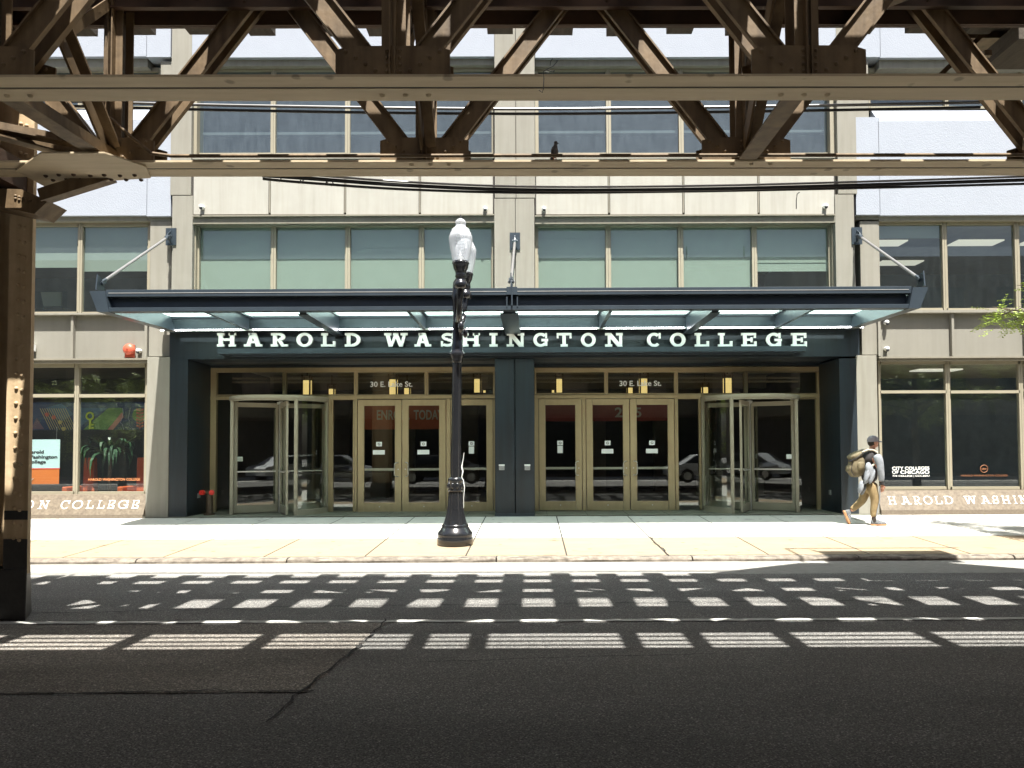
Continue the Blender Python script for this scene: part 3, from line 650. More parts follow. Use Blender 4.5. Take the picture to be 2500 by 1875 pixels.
def revolving(uc, v0, v1, mirror):
    """four-wing revolving door in a glass drum"""
    c = P(uc, (v0 + v1) / 2, YS); Rr = 1.07; cy = YS - .12; cx = c.x
    z1 = P(uc, v0, YS).z; z0 = .262
    def at(a, r): return Vector((cx + r * math.cos(R(a)) * mirror, cy + r * math.sin(R(a)), 0))
    dr = MB(); n = 40
    def arc_band(mb, a0, a1, r, th, za, zb, n):
        for k in range(n):
            a, b = a0 + (a1 - a0) * k / n, a0 + (a1 - a0) * (k + 1) / n
            p = [at(a, r - th), at(a, r), at(b, r), at(b, r - th)]
            mb.hexa([q + Vector((0, 0, za)) for q in p] + [q + Vector((0, 0, zb)) for q in p])
    # head ring and roof disc
    arc_band(dr, 180, 360, Rr + .02, .1, z1 - .02, z1 + .05, 30)
    arc_band(dr, 180, 360, Rr + .0, .04, z1 - .06, z1 - .021, 30)
    for k in range(20):
        a, b = 180 + 9 * k, 189 + 9 * k
        p = [at(a, .02), at(a, Rr - .085), at(b, Rr - .085), at(b, .02)]
        dr.hexa([q + Vector((0, 0, z1 - .015)) for q in p] + [q + Vector((0, 0, z1 + .03)) for q in p])
    # curved wall base and posts : left segment 180..220, right segment 305..360
    segs = [(180, 214), (306, 360)]
    for a0, a1 in segs:
        arc_band(dr, a0, a1, Rr, .05, z0, z0 + .12, 8)
    for a in (214, 306, 181, 359):
        p = at(a, Rr - .03); dr.box(p.x - .035, p.x + .035, p.y - .035, p.y + .035, z0, z1 - .02)
    o = part('revolving_door', dr, M['frame'])
    for a0, a1 in segs:
        g = MB()
        for k in range(8):
            a, b = a0 + (a1 - a0) * k / 8, a0 + (a1 - a0) * (k + 1) / 8
            g.add([at(a, Rr - .02) + Vector((0, 0, z0 + .12)), at(b, Rr - .02) + Vector((0, 0, z0 + .12)), at(b, Rr - .02) + Vector((0, 0, z1 - .06)), at(a, Rr - .02) + Vector((0, 0, z1 - .06))], [(0, 1, 2, 3)])
        part('curved_pane', g, M['glass_door'], o)
    part('centre_shaft', MB().cyl((cx, cy, z0), (cx, cy, z1 - .02), .04, n=12).cyl((cx, cy, z1 - .1), (cx, cy, z1 - .04), .09, n=12), M['bar'], o)
    wt = z1 - .07; wb_ = z0 + .02
    for a in (206, 296, 26, 116):
        d = (at(a, 1) - at(a, 0)); nn = Vector((-d.y, d.x, 0)); base = Vector((cx, cy, 0)); wgm = MB(); Z = Vector((0, 0, 1))
        i0, i1 = .05, Rr - .09
        wgm.obox(base, d, nn, Z, (i0, i0 + .06), (-.022, .022), (wb_, wt)); wgm.obox(base, d, nn, Z, (i1 - .065, i1), (-.022, .022), (wb_, wt))
        wgm.obox(base, d, nn, Z, (i0 + .06, i1 - .065), (-.022, .022), (wb_, wb_ + .17)); wgm.obox(base, d, nn, Z, (i0 + .06, i1 - .065), (-.022, .022), (wt - .1, wt))
        wgo = part('wing', wgm, M['frame'], o)
        p0, p1 = base + d * (i0 + .06), base + d * (i1 - .065)
        part('wing_pane', MB().add([p0 + Z * (wb_ + .17), p1 + Z * (wb_ + .17), p1 + Z * (wt - .1), p0 + Z * (wt - .1)], [(0, 1, 2, 3)]), M['glass_door'], o)
        part('push_bar', MB().beam(p0 + Z * 1.19 - nn * .05, p1 + Z * 1.19 - nn * .05, .02, .028).beam(p0 + Z * 1.19 + nn * .05, p1 + Z * 1.19 + nn * .05, .02, .028), M['bar'], o)
        if a in (206, 116):
            s0 = base + d * (.80); part('sticker', MB().obox(s0, d, nn, Z, (0, .12), (-.006, -.003), (1.42, 1.52)), M['paper'], o)
revolving(689, 978, 1258, 1); revolving(1826, 975, 1252, -1)

# white address on both transoms
for (u0, u1, v0, v1) in [(904, 1007, 931, 944), (1512.5, 1614.5, 929, 942)]:
    s = text_px(MB(), '30 E. Lake St.', u0, u1, v0, v1, YS + .045, depth=.003, bold=.018).build('street_number_sign', M['white'])
    tag(s, 'white 30 E. Lake St. lettering on the transom glass %s' % ('left of the navy pillar' if u0 < 1200 else 'right of the navy pillar'), 'sign')

# ---- interiors
fl = MB().box(xa - 3, xb + 3, YS + .12, 27, .2, .262)
part('lobby_floor', fl, M['int_floor'])
zc1 = P(1300, 886, YS).z
part('lobby_ceiling', MB().box(xa - 3, xb + 3, YS + .15, 27, zc1 + .12, zc1 + .3), M['int_ceil'])
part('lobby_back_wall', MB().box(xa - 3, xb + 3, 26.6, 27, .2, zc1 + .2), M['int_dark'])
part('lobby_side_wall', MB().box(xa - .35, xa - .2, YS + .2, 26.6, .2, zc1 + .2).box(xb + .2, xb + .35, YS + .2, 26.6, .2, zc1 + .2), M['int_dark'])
m2 = MB()
for k in range(7): m2.box(-6.5 + k * 2.1, -6.0 + k * 2.1, 25.2, 25.6, .2, zc1 + .12)
part('lobby_pier', m2, M['int_wall'])
part('lobby_beam', MB().box(xa, xb, 21.5, 21.9, zc1 - .28, zc1 + .119).box(xa, xb, 24.2, 24.6, zc1 - .38, zc1 + .119), M['int_wall'])
part('reception_desk', MB().box(-7.0, -4.2, 22, 22.6, .262, 1.0).box(4.9, 7.3, 22.5, 23.1, .262, .85), M['int_white'])
m2 = MB()
for (x, y) in [(-6, 23), (-3.6, 23), (-1.2, 23), (1.5, 23), (3.9, 23), (6.3, 23)]: m2.box(x, x + .9, y, y + .12, zc1 + .105, zc1 + .119)
part('ceiling_light', m2, M['light'])
# shopfront rooms in the wings and office floors above
def room(name, x0, x1, y0, y1, z0, z1, mw, mc='int_ceil', lights=()):
    part(name + '_floor', MB().box(x0, x1, y0, y1, z0 - .1, z0), M['int_floor'])
    part(name + '_ceiling', MB().box(x0, x1, y0, y1, z1, z1 + .1), M[mc])
    part(name + '_back_wall', MB().box(x0, x1, y1 - .1, y1, z0, z1), M[mw])
    part(name + '_side_wall', MB().box(x0, x0 + .1, y0, y1 - .1, z0, z1).box(x1 - .1, x1, y0, y1 - .1, z0, z1), M[mw])
    for (x, y) in lights: part('ceiling_light', MB().box(x, x + 1.1, y, y + .5, z1 - .03, z1 - .002), M['light'])
zt1 = P(1300, 885, YW).z; zb2 = P(1300, 766, YW).z; zt2 = P(1300, 545, YW).z; zt3 = P(1300, 158, YW).z; zb3 = P(1300, 385, YW).z
xl0, xl1 = -15.0, P(362, 1000, YW).x + .15
xr0, xr1 = P(2142, 1000, YW).x - .15, 16.5
y0r = YW + .13
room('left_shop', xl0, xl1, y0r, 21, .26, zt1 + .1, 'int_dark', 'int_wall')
room('right_shop', xr0, xr1, y0r, 22, .26, zt1 + .1, 'int_blue', 'int_ceil', [(xr0 + 2.4, 19.2)])
room('left_office', xl0, xl1 + .3, y0r, 22, zb2 - .05, zt2 + .05, 'int_blue', 'int_wall', [(-10.2, 18.6), (-8.9, 18.6), (-10.4, 20.6)])
room('right_office', xr0 - .5, xr1, y0r, 22, zb2 - .05, zt2 + .05, 'int_blue', 'int_wall', [(xr0 + .6, 18.2), (xr0 + 2.9, 18.2), (xr0 - .2, 20.2), (xr0 + 2.0, 20.2), (xr0 + 4.6, 18.2)])
room('office', xl1 + .31, xr0 - .51, y0r, 22, zb2 - .05, zt2 + .05, 'int_wall', 'int_ceil', [(x, 18.8) for x in (-5.5, -2.5, .5, 3.5, 5.3)])
room('upper_office', -15, 16.5, y0r, 21, zb3 - .05, zt3 + .2, 'int_blue', 'int_blue')
m2 = MB()
zr = P(1300, 323, YW + .2).z
m2.box(-15, 16, YW + .2, YW + .22, zr - .028, zr + .028)
part('interior_rail', m2, M['conc'])
part('roof_slab', MB().box(-17, 18, YP + .5, 24, P(1300, -160, YP).z - .1, P(1300, -160, YP).z), M['conc'])

# ---- pendant lanterns inside the lobby
lant = [(750, 929, 965, 20.2, 'big'), (810, 950, 968, 21.3, 'small'), (960, 927, 964, 20.2, 'big'), (994, 948, 967, 21.3, 'small'), (1165, 926, 959, 21.0, 'big'), (1183, 948, 959, 23.6, 'far'),
        (1365, 926, 959, 21.0, 'big'), (1350, 948, 959, 23.6, 'far'), (1538, 947, 965, 21.3, 'small'), (1571, 925, 962, 20.2, 'big'), (1721, 946, 965, 21.3, 'small'), (1776, 924, 961, 20.2, 'big')]
names = {750: 'left of the address', 810: 'near the left revolving door', 960: 'behind the left address lettering', 994: 'right of the left address lettering', 1165: 'just right of the street lamp', 1183: 'behind one beside the lamp post',
         1365: 'just right of the navy pillar', 1350: 'behind a larger one right of the pillar', 1538: 'left of the right address lettering', 1571: 'behind the right address lettering', 1721: 'left of the last large lantern', 1776: 'above the right revolving door'}
for (u, va, vb, Y, k) in lant:
    a, b = P(u, va, Y), P(u, vb, Y); r = (a.z - b.z) * (.40 if k == 'big' else .62) * .9
    root = empty('pendant_lantern', (a.x, Y, b.z), '%s glowing yellow lobby lantern, %s' % ({'big': 'large', 'small': 'small', 'far': 'distant tiny'}[k], names[u]), 'lamp', 'pendant lanterns in the lobby')
    MB().cyl((a.x, Y, b.z), (a.x, Y, a.z), r * .82, n=16).build('lamp_shade', M['lantern'], root)
    cg = MB()
    for t in range(4):
        an = math.pi / 4 + t * math.pi / 2; px_, py_ = a.x + r * math.cos(an), Y + r * math.sin(an)
        cg.box(px_ - .018, px_ + .018, py_ - .018, py_ + .018, b.z - .01, a.z + .14)
    cg.cyl((a.x, Y, a.z + .1), (a.x, Y, a.z + .115), r * 1.1, n=16).cyl((a.x, Y, b.z - .012), (a.x, Y, b.z - .002), r * 1.02, n=16)
    cg.build('cage', M['brass'], root)
    MB().cyl((a.x, Y, a.z + .115), (a.x, Y, zc1 + .11), .015, n=6).build('stem', M['brass'], root)

# banners inside the lobby
def banner(u0, v0, u1, v1, Y, m, txt, label, tu):
    o = MB().px(u0, v0, u1, v1, Y, .02).build('banner', m)
    tag(o, label, 'banner')
    for (s, a, b, c, d) in tu:
        text_px(MB(), s, a, b, c, d, Y - .003, depth=.003, bold=.02).build('lettering', M['banner_txt'], o)
M['banner_txt'] = mat('faded_banner_lettering', (.33, .31, .26), .8)
M['banner_or'] = mat('rust_orange_banner', (.33, .075, .03), .8)
M['banner_rd'] = mat('dark_red_banner', (.20, .035, .03), .8)
banner(888, 990, 1092, 1048, 18.6, M['banner_or'], None, 'rust orange ENROLL TODAY banner seen through the left pair of doors', [('ENROLL', 920, 1000, 1000, 1024), ('TODAY', 1010, 1082, 1000, 1024)])
banner(1332, 988, 1650, 1028, 18.6, M['banner_rd'], None, 'dark red banner with pale numerals seen through the right doors', [('2', 1501, 1520, 994, 1018), ('5', 1550, 1566, 994, 1018)])

# ---- left shop window contents
YI = 17.3
root = empty('mural', (P(200, 1050, YI).x, YI, P(200, 1050, YI).z), 'dark abstract mural band with yellow key and coral leaves behind the left windows', 'mural')
MB().px(-120, 982, 385, 1050, YI, .03).build('mural_board', mat('mural_navy', (.02, .035, .09), .8), root)
cl = lambda n, c: mat(n, c, .8, var=.05)
mg, mo, mk, mp_, my, mbl = cl('mural_green', (.10, .19, .045)), cl('mural_coral', (.40, .09, .06)), cl('mural_key_lime', (.42, .48, .04)), cl('mural_pink', (.42, .16, .13)), cl('mural_sand', (.42, .33, .12)), cl('mural_blue', (.05, .10, .17))
def ppoly(pts, Y, m, name, d=.004):
    MB().poly([P(u, v, Y) for u, v in pts], Vector((0, d, 0))).build(name, m, root)
def disc(u, v, r, Y, n=20): return [(u + r * math.cos(2 * math.pi * k / n), v + r * math.sin(2 * math.pi * k / n)) for k in range(n)]
ppoly([(203, 1049), (265, 996), (300, 996), (300, 1010), (262, 1049)], YI - .006, mg, 'green_band')
ppoly([(262, 1049), (298, 1006), (302, 1018), (276, 1049)], YI - .012, mp_, 'pink_band')
ppoly([(196, 1040), (196, 996), (262, 996)], YI - .004, mbl, 'blue_shape')
ppoly([(110, 996), (150, 985), (180, 1010), (150, 1030)], YI - .004, mbl, 'blue_shape')
ppoly([(75, 1048), (90, 1020), (108, 1048)], YI - .004, cl('mural_mauve', (.12, .06, .09)), 'mauve_shape')
for i in range(12):
    u = 97 + i * 5.6
    ppoly([(u, 997), (u + 1.4, 997), (u + 27, 1049), (u + 25.4, 1049)], YI - .008, my, 'stripe', .002)
for (u, v, r, m) in [(114, 1012, 5, mo), (131, 1019, 5, mo), (146, 1031, 5, my), (155, 1047, 5, my), (76, 1011, 4, mbl)]: ppoly(disc(u, v, r, YI), YI - .014, m, 'dot')
key = MB()
key.tube([P(219.5 + 8.3 * math.cos(t), 1015.5 + 8.3 * math.sin(t), YI - .03) for t in [2 * math.pi * k / 20 for k in range(21)]], .022, 6)
key.px(217, 1025, 222, 1047, YI - .03, .02).px(222, 1035, 228, 1038.5, YI - .03, .02).px(222, 1042.5, 228, 1046.5, YI - .03, .02)
key.build('key_shape', mk, root)
ppoly(disc(340, 1013, 17, YI), YI - .004, mg, 'green_disc')
lf = MB()
for k in range(6):
    v = 1000 + k * 8
    for s in (-1, 1):
        lf.poly([P(341.5, v + 4, YI - .02), P(341.5 + s * 4, v - 2, YI - .02), P(341.5 + s * 9, v - 3, YI - .02), P(341.5 + s * 8.5, v + 2, YI - .02)], Vector((0, .004, 0)))
lf.px(340.8, 995, 342.2, 1048, YI - .02, .004)
lf.build('coral_leaves', mo, root)
pr = MB(); pts = [(299, 996), (301, 1010), (294, 1032), (299, 1036), (302, 1049)]
pr.tube([P(u, v, YI - .02) for u, v in pts], .005, 5); pts = [(318, 996), (313, 1022), (316, 1027), (317, 1040), (323, 1046), (330, 1047)]
pr.tube([P(u, v, YI - .02) for u, v in pts], .005, 5); pr.build('profile_line', cl('mural_lilac', (.35, .33, .45)), root)

YB = 16.95
root = empty('hanging_poster', (P(100, 1180, YB).x, YB, P(100, 1180, YB).z), 'pale blue and orange Harold Washington College poster hanging in the left window', 'poster')
MB().px(60, 1073, 146, 1144, YB, .008).build('upper_panel', M['paleblue'], root)
MB().px(60, 1145, 144, 1182, YB, .008).build('lower_panel', M['orange'], root)
MB().px(60, 1143.2, 146, 1145.6, YB - .004, .012).build('red_rule', M['redcap'], root)
t = MB()
text_px(t, 'Harold', 66, 107, 1099, 1107, YB - .003, bold=.03); text_px(t, 'Washington', 64, 140, 1111, 1119, YB - .003, bold=.03); text_px(t, 'College', 66, 112, 1123, 1131, YB - .003, bold=.03)
t.build('lettering', M['ink'], root)
t = MB(); t.tube([P(74 + 7 * math.cos(a) * (1 - k * .02), 1167 + 5.5 * math.sin(a), YB - .01) for k, a in enumerate([.1 + k * .33 for k in range(17)])], [.004 + .012 * math.sin(math.pi * k / 16) for k in range(17)], 6)
t.build('swirl_mark', M['white'], root)
MB().cyl(P(138, 1073, YB), P(139, 1042, YB), .004, n=5).cyl(P(70, 1073, YB), P(71, 1042, YB), .004, n=5).build('hanging_wire', M['bar'], root)

def decal(name, rows, Y, m, label):
    mb = MB()
    for (s, u0, u1, v0, v1, b) in rows: text_px(mb, s, u0, u1, v0, v1, Y, depth=.002, bold=b)
    return tag(mb.build(name, m), label, 'sign')
YG = YW + .073
decal('window_lettering', [('HAROLD WASHINGTON COLLEGE', 216, 342, 1167, 1173.5, .0)], YG, mat('salmon_decal', (.75, .30, .12), .6), 'small orange HAROLD WASHINGTON COLLEGE lettering low on the left window glass')
decal('window_lettering', [('CITY COLLEGES', 2178, 2269, 1139, 1146.5, .018), ('OF', 2178, 2194, 1148, 1156.5, .0), ('CHICAGO', 2198, 2269, 1148, 1156.5, .018), ('773 COLLEGE | CCC.EDU', 2179, 2269, 1159.5, 1163.7, .012)],
      YG, M['white'], 'white CITY COLLEGES OF CHICAGO lettering on the right window behind the walking man')
o = decal('window_lettering', [('HAROLD WASHINGTON COLLEGE', 2346, 2460, 1158.5, 1163, .0), ('HW', 2397, 2408.5, 1142.5, 1147, .03)], YG, mat('dull_orange_decal', (.26, .11, .05), .6), 'orange round HW emblem over small college name on the far right window')
rg = MB().tube([P(2402.5 + 9 * math.cos(a), 1144.5 + 9 * math.sin(a), YG - .004) for a in [2 * math.pi * k / 24 for k in range(25)]], .006, 5)
rg.build('emblem_ring', mat('dull_orange_ring', (.30, .13, .06), .6), o)

# armchairs and palm
def armchair(u0, u1, Y, label):
    x0, x1 = P(u0, 1150, Y).x, P(u1, 1150, Y).x; z = .262
    r_ = empty('armchair', ((x0 + x1) / 2, Y, z), label, 'chair', 'orange armchairs')
    MB().hexa([(x0, Y, z), (x1, Y, z), (x1, Y + .2, z), (x0, Y + .2, z), (x0 - .04, Y + .12, z + 1.25), (x1 - .12, Y + .12, z + 1.25), (x1 - .12, Y + .3, z + 1.25), (x0 - .04, Y + .3, z + 1.25)]).build('backrest', M['orange_seat'], r_, .02)
    MB().box(x0, x1 + .35, Y - .55, Y - .005, z, z + .44).build('seat', M['orange_seat'], r_, .02)
    MB().box(x0 - .12, x0 - .005, Y - .55, Y + .1, z, z + .62).build('arm', M['orange_seat'], r_, .02)
armchair(200, 232, 17.35, 'high backed orange armchair left of the indoor palm behind the left window')
armchair(331, 372, 17.35, 'high backed orange armchair beside the right edge of the left window')
pc = P(268, 1190, 17.2); palm = empty('potted_palm', (pc.x, pc.y, .262), 'dark green potted palm with drooping leaves between orange chairs', 'plant')
MB().cyl((pc.x, pc.y, .262), (pc.x, pc.y, .62), .16, .21, n=16).build('pot', M['int_dark'], palm)
MB().cyl((pc.x, pc.y, .6), (pc.x, pc.y, 1.50), .045, .035, n=8).build('trunk', M['bark'], palm)
lv = MB()
for k in range(46):
    a = random.uniform(0, 2 * math.pi); L = random.uniform(.5, .78); up = random.uniform(.55, 1.25); wd = .035
    pr_ = Vector((-math.sin(a), math.cos(a), 0)); last = None; vs = []
    for j in range(7):
        t = j / 6; p = Vector((pc.x, pc.y, 1.50)) + Vector((math.cos(a), math.sin(a), 0)) * L * math.sin(t * 1.9) * .9 + Vector((0, 0, up * L * t * 1.8 - (t ** 2) * L * 1.7))
        ww = wd * math.sin(math.pi * min(1, t * .9 + .1)); vs += [p + pr_ * ww, p - pr_ * ww]
    lv.add(vs, [(2 * j, 2 * j + 1, 2 * j + 3, 2 * j + 2) for j in range(6)])
lv.build('leaves', M['leaf_dark'], palm, recalc=False)
# office chairs at level two
for (u, lb) in [(128, 'pale mesh office chair nearest the column in the upper left window'), (60, 'pale mesh office chair half hidden by the column upstairs')]:
    Y = 17.6; c = P(u, 735, Y); zf = zb2 - .05
    r_ = empty('office_chair', (c.x, Y, zf), lb, 'chair', 'office chairs upstairs')
    MB().hexa([(c.x - .2, Y, c.z - .12), (c.x + .2, Y, c.z - .12), (c.x + .2, Y + .04, c.z - .12), (c.x - .2, Y + .04, c.z - .12), (c.x - .24, Y - .06, c.z + .2), (c.x + .24, Y - .06, c.z + .2), (c.x + .24, Y - .02, c.z + .2), (c.x - .24, Y - .02, c.z + .2)]).build('backrest', M['blind_grey'], r_)
    MB().box(c.x - .22, c.x + .22, Y + .05, Y + .5, c.z - .2, c.z - .14).cyl((c.x, Y + .25, zf), (c.x, Y + .25, c.z - .2), .025).build('seat', M['int_dark'], r_)

# ---- main sign
sg = empty('sign', (P(531, 846, YP - .2).x, YP - .2, P(1250, 847, YP - .2).z), 'large white raised slab letters HAROLD WASHINGTON COLLEGE above the entrance', 'sign')
LET = [('H', 532, 577), ('A', 598, 641), ('R', 663, 704), ('O', 725, 764.6), ('L', 785, 820), ('D', 843, 881), ('W', 939, 995.6), ('A', 1013, 1052.5), ('S', 1076, 1110), ('H', 1127, 1172), ('I', 1195, 1215), ('N', 1237, 1280),
       ('G', 1302, 1338), ('T', 1359, 1395), ('O', 1418, 1454), ('N', 1477, 1520), ('C', 1579, 1614), ('O', 1635, 1673), ('L', 1695, 1730), ('L', 1752, 1787), ('E', 1809, 1845.6), ('G', 1869, 1907), ('E', 1930, 1968)]
YL = YP - .2
for ch, u0, u1 in LET:
    um = (u0 + u1) / 2; vo = -3.0 * max(0, (um - 1300)) / 700 * 0
    a, b = P(u0, 830, YL), P(u1, 830, YL)
    zb_, zt_ = P(um, 846.8, YL).z, P(um, 813.6, YL).z
    tt = .23 if ch != 'W' else .2
    letter(MB(), ch, a.x, b.x, zb_, zt_ - zb_, YL, depth=.045, t=tt, hh=.17).build('letter', M['white'], sg)

# ---- canopy
YF = 13.55
can = empty('canopy_group_tmp', (0, 0, 0)); bpy.data.objects.remove(can)
def fz(v, Y=YF): return P(1243, v, Y).z
xl, xr = P(262, 735, YF).x, P(2222, 735, YF).x
zt, zb_ = fz(703), fz(757); zm1, zm2 = fz(720), fz(747)
fb_ = MB()
fb_.box(xl - .03, xr + .03, YF, YF + .16, zm1 - .0, zt).box(xl, xr, YF + .13, YF + .16, zm2, zm1 - .001).box(xl, xr, YF - .02, YF + .16, zb_, zm2 - .001)
canopy = part('canopy', fb_, M['navy2'], bevel=.003)
# glazing kerb on top: thin light line
part('edge_trim', MB().box(xl + .02, xr - .02, YF - .006, YF - .001, zt - .065, zt - .055), M['bar'], canopy)
zc_t, zc_b = zt - .01, zb_ + .03
for (ut, ub, s) in [(222, 242, 1), (2263, 2243, -1)]:
    X0 = P(ut, 703, YF).x; X1 = P(ub, 749, YF).x; w_ = .09 * s
    # tapered end arm running back to the facade
    arm = MB()
    arm.hexa([(X1, YF - .05, zb_ - .01), (X1 + w_ * 2.2, YF - .05, zb_ - .01), (X1 + w_ * 2.2, YP - .05, zb_ + .05), (X1, YP - .05, zb_ + .05),
              (X0, YF - .05, zt - .03), (X0 + w_ * 3, YF - .05, zt - .03), (X0 + w_ * 3, YP - .05, zt - .03), (X0, YP - .05, zt - .03)])
    part('side_arm', arm, M['navy2'], canopy)
# ribs to the facade
xs_b = [407 + 211.3 * k for k in range(9)]
ribx = [P(u, 800, YP).x for u in xs_b]
for i, X in enumerate(ribx[1:-1], 1):
    wd = .07 if i % 2 else .13
    rb = MB()
    z0 = zc_b - (.0 if i % 2 else .07)
    if i == 4: wd = .22
    rb.box(X - wd / 2, X + wd / 2, YF + .165, YP - .03, z0 + .02, zt - .06)
    if not i % 2: rb.box(X - wd * .75, X + wd * .75, YF + .165, YP - .03, z0, z0 + .019)
    part('rib', rb, M['navy2'], canopy)
part('back_channel', MB().box(ribx[0], ribx[-1], YP - .32, YP - .27, fz(798, YP - .3), fz(776, YP - .3)).box(ribx[0], ribx[-1], YP - .32, YP - .12, fz(800, YP - .3), fz(798.2, YP - .3)), M['navy2'], canopy)
part('back_channel', MB().box(ribx[0] - .1, ribx[-1] + .1, YP - .11, YP - .025, fz(797, YP), fz(772, YP)), M['navy'], canopy)
for a, b in zip(ribx, ribx[1:]):
    ya, yb = YF + .17, YP - .33
    part('glass_panel', MB().box(a + .03, b - .03, ya, yb, zt - .052, zt - .046), M['glass_can'], canopy)
    part('glass_frame', MB().box(a + .04, a + .09, ya, yb, zt - .09, zt - .053).box(b - .09, b - .04, ya, yb, zt - .09, zt - .053).box(a + .04, b - .04, yb - .05, yb, zt - .09, zt - .054), M['navy2'], canopy)
led = MB(); x = ribx[0] + .05; zl = fz(803, YP - .3)
part('light_strip', MB().box(ribx[0] + .03, ribx[-1] - .03, YP - .34, YP - .31, zl - .02, zl + .018), M['bar'], canopy)
while x < ribx[-1] - .05:
    if all(abs(x - r) > .09 for r in ribx[1:-1]): led.ball((x, YP - .345, zl), .014, n=6, m=4)
    x += .052
tag(part('light_beads', led, M['led'], canopy), kind='stuff')
# centre bracket
X = P(1250, 730, YF).x
part('bracket', MB().box(X - .095, X + .095, YF - .03, YF + .1, zm1, zt + .015).box(X - .1, X - .08, YF - .03, YF + .05, zm2 - .02, zm2 + .16).box(X + .085, X + .105, YF - .03, YF + .05, zm2 - .02, zm2 + .16)
     .box(X - .012, X + .012, YF - .05, YF + .1, zm2, zt + .06), M['navy2'], canopy)
# tie rods
for (ua, va, ub, vb) in [(413, 577, 238, 695), (1257, 588, 1248, 690), (2096, 575, 2246, 690)]:
    a, b = P(ua, va, YP - .10), P(ub, vb, YF + .12)
    if ua != 1257: b.x = a.x
    b.z = zt + .14
    part('tie_rod', MB().cyl(a.lerp(b, .06), a.lerp(b, .94), .028, n=10), M['conduit'], canopy)
    for p, s in ((a, 1), (b, -1)):
        cv = MB()
        d = (b - a).normalized() * s
        cv.cyl(p + d * .05, p + d * .20, .045, .032, n=8).beam(p - d * .02 + Vector((.035, 0, 0)), p + d * .12 + Vector((.035, 0, 0)), .02, .07).beam(p - d * .02 - Vector((.035, 0, 0)), p + d * .12 - Vector((.035, 0, 0)), .02, .07)
        cv.cyl(p - Vector((.06, 0, 0)), p + Vector((.06, 0, 0)), .02, n=8)
        part('clevis', cv, M['navy2'], canopy)
    cv = MB()
    cv.poly([b + Vector((-.01, -.14, -.14)), b + Vector((-.01, .14, -.14)), b + Vector((-.01, .06, .08)), b + Vector((-.01, -.1, .14))], Vector((.02, 0, 0)))
    cv.poly([a + Vector((-.01, -.1, -.04)), a + Vector((-.01, .10, -.16)), a + Vector((-.01, .10, .16)), a + Vector((-.01, -.06, .05))], Vector((.02, 0, 0)))
    part('lug_plate', cv, M['navy2'], canopy)
    part('anchor_plate', MB().box(a.x - .11, a.x + .11, YP - .025, YP - .004, a.z - .17, a.z + .2), M['navy2'], canopy)

# ---- little things on the facade
def tagm(mb, name, m, label, cat, group=None, parent=None): return tag(mb.build(name, m), label, cat, group)
spots = [(495, 507, 'on the spandrel panel nearest the upper left pilaster', YP + .03), (1185, 512, 'on the upper spandrel just left of the central pilaster', YP + .03), (1328, 512, 'on the upper spandrel just right of the central pilaster', YP + .03), (2013, 505, 'on the upper spandrel at its right end above the canopy', YP + .03),
         (342, 857, 'beside the red alarm bell', YP + .15), (2162, 852, 'on the lower right spandrel beside the stone pilaster', YP + .15), (2161, 788, 'just under the canopy end on the right spandrel', YP + .15)]
for (u, v, lb, Y) in spots:
    c = P(u, v, Y); r_ = empty('security_camera', (c.x, Y, c.z), 'small white dome camera ' + lb, 'camera', 'small dome cameras on the facade')
    MB().cyl((c.x, Y, c.z), (c.x, Y - .09, c.z), .045, n=12).ball((c.x, Y - .09, c.z), .045, .04, .045).build('housing', M['white'], r_)
    MB().ball((c.x, Y - .1, c.z - .035), .034, n=10, m=6).build('lens_dome', M['ink'], r_)
c = P(319, 854, YP + .15); r_ = empty('alarm_bell', (c.x, c.y, c.z), 'round red alarm bell on the concrete spandrel left of the entrance', 'bell')
MB().box(c.x - .1, c.x + .1, c.y - .05, c.y, c.z - .17, c.z + .1).build('back_box', M['red'], r_)
g = MB(); prof = [(.125, 0), (.125, .02), (.115, .05), (.08, .078), (.03, .09), (0.001, .092)]
n = 24; vs = []
for r, h in prof:
    for k in range(n): t = 2 * math.pi * k / n; vs.append((c.x + r * math.cos(t), c.y - .055 - h, c.z + r * math.sin(t)))
g.add(vs, [(i * n + k, i * n + (k + 1) % n, (i + 1) * n + (k + 1) % n, (i + 1) * n + k) for i in range(len(prof) - 1) for k in range(n)], True)
g.build('gong', M['red'], r_)
MB().cyl((c.x, c.y - .14, c.z), (c.x, c.y - .16, c.z), .012, n=8).build('bolt', M['brass'], r_)
c = P(80, 856, YP + .15); r_ = empty('floodlight', (c.x, c.y, c.z), 'small white box floodlight on the spandrel beside the steel column', 'lamp')
MB().box(c.x - .09, c.x + .08, c.y - .14, c.y - .02, c.z - .02, c.z + .12).build('housing', M['white'], r_)
MB().box(c.x - .03, c.x + .03, c.y - .1, c.y, c.z - .13, c.z - .021).build('mount', M['bar'], r_)
for (u, v, lb) in [(1225, 1141, 'left of two square push plates on the navy pillar'), (1287.5, 1141, 'right of two square push plates on the navy pillar'), (466, 1210, 'tiny square outlet plate on the left recess wall'), (2041, 1202, 'tiny square outlet plate on the right recess wall')]:
    Y = YP - .022 if 1000 < u < 1400 else 16.9
    if Y < 16.5:
        c = P(u, v, Y); h = .058
        r_ = empty('push_plate', (c.x, Y, c.z), lb, 'push plate'); MB().box(c.x - h, c.x + h, Y - .03, Y, c.z - h, c.z + h).build('plate', M['grey_label'], r_); MB().box(c.x - h - .004, c.x + h + .004, Y - .034, Y - .005, c.z + h * .6, c.z + h + .004).build('rim', M['paper'], r_)
    else:
        s = 1 if u < 1000 else -1; Xw = P(457 if s > 0 else 2052, 1200, YP).x; z = P(u, v, Y).z
        tagm(MB().box(Xw, Xw + .02 * s, Y - .06, Y + .05, z - .05, z + .05), 'outlet_plate', M['grey_label'], lb, 'outlet plate')
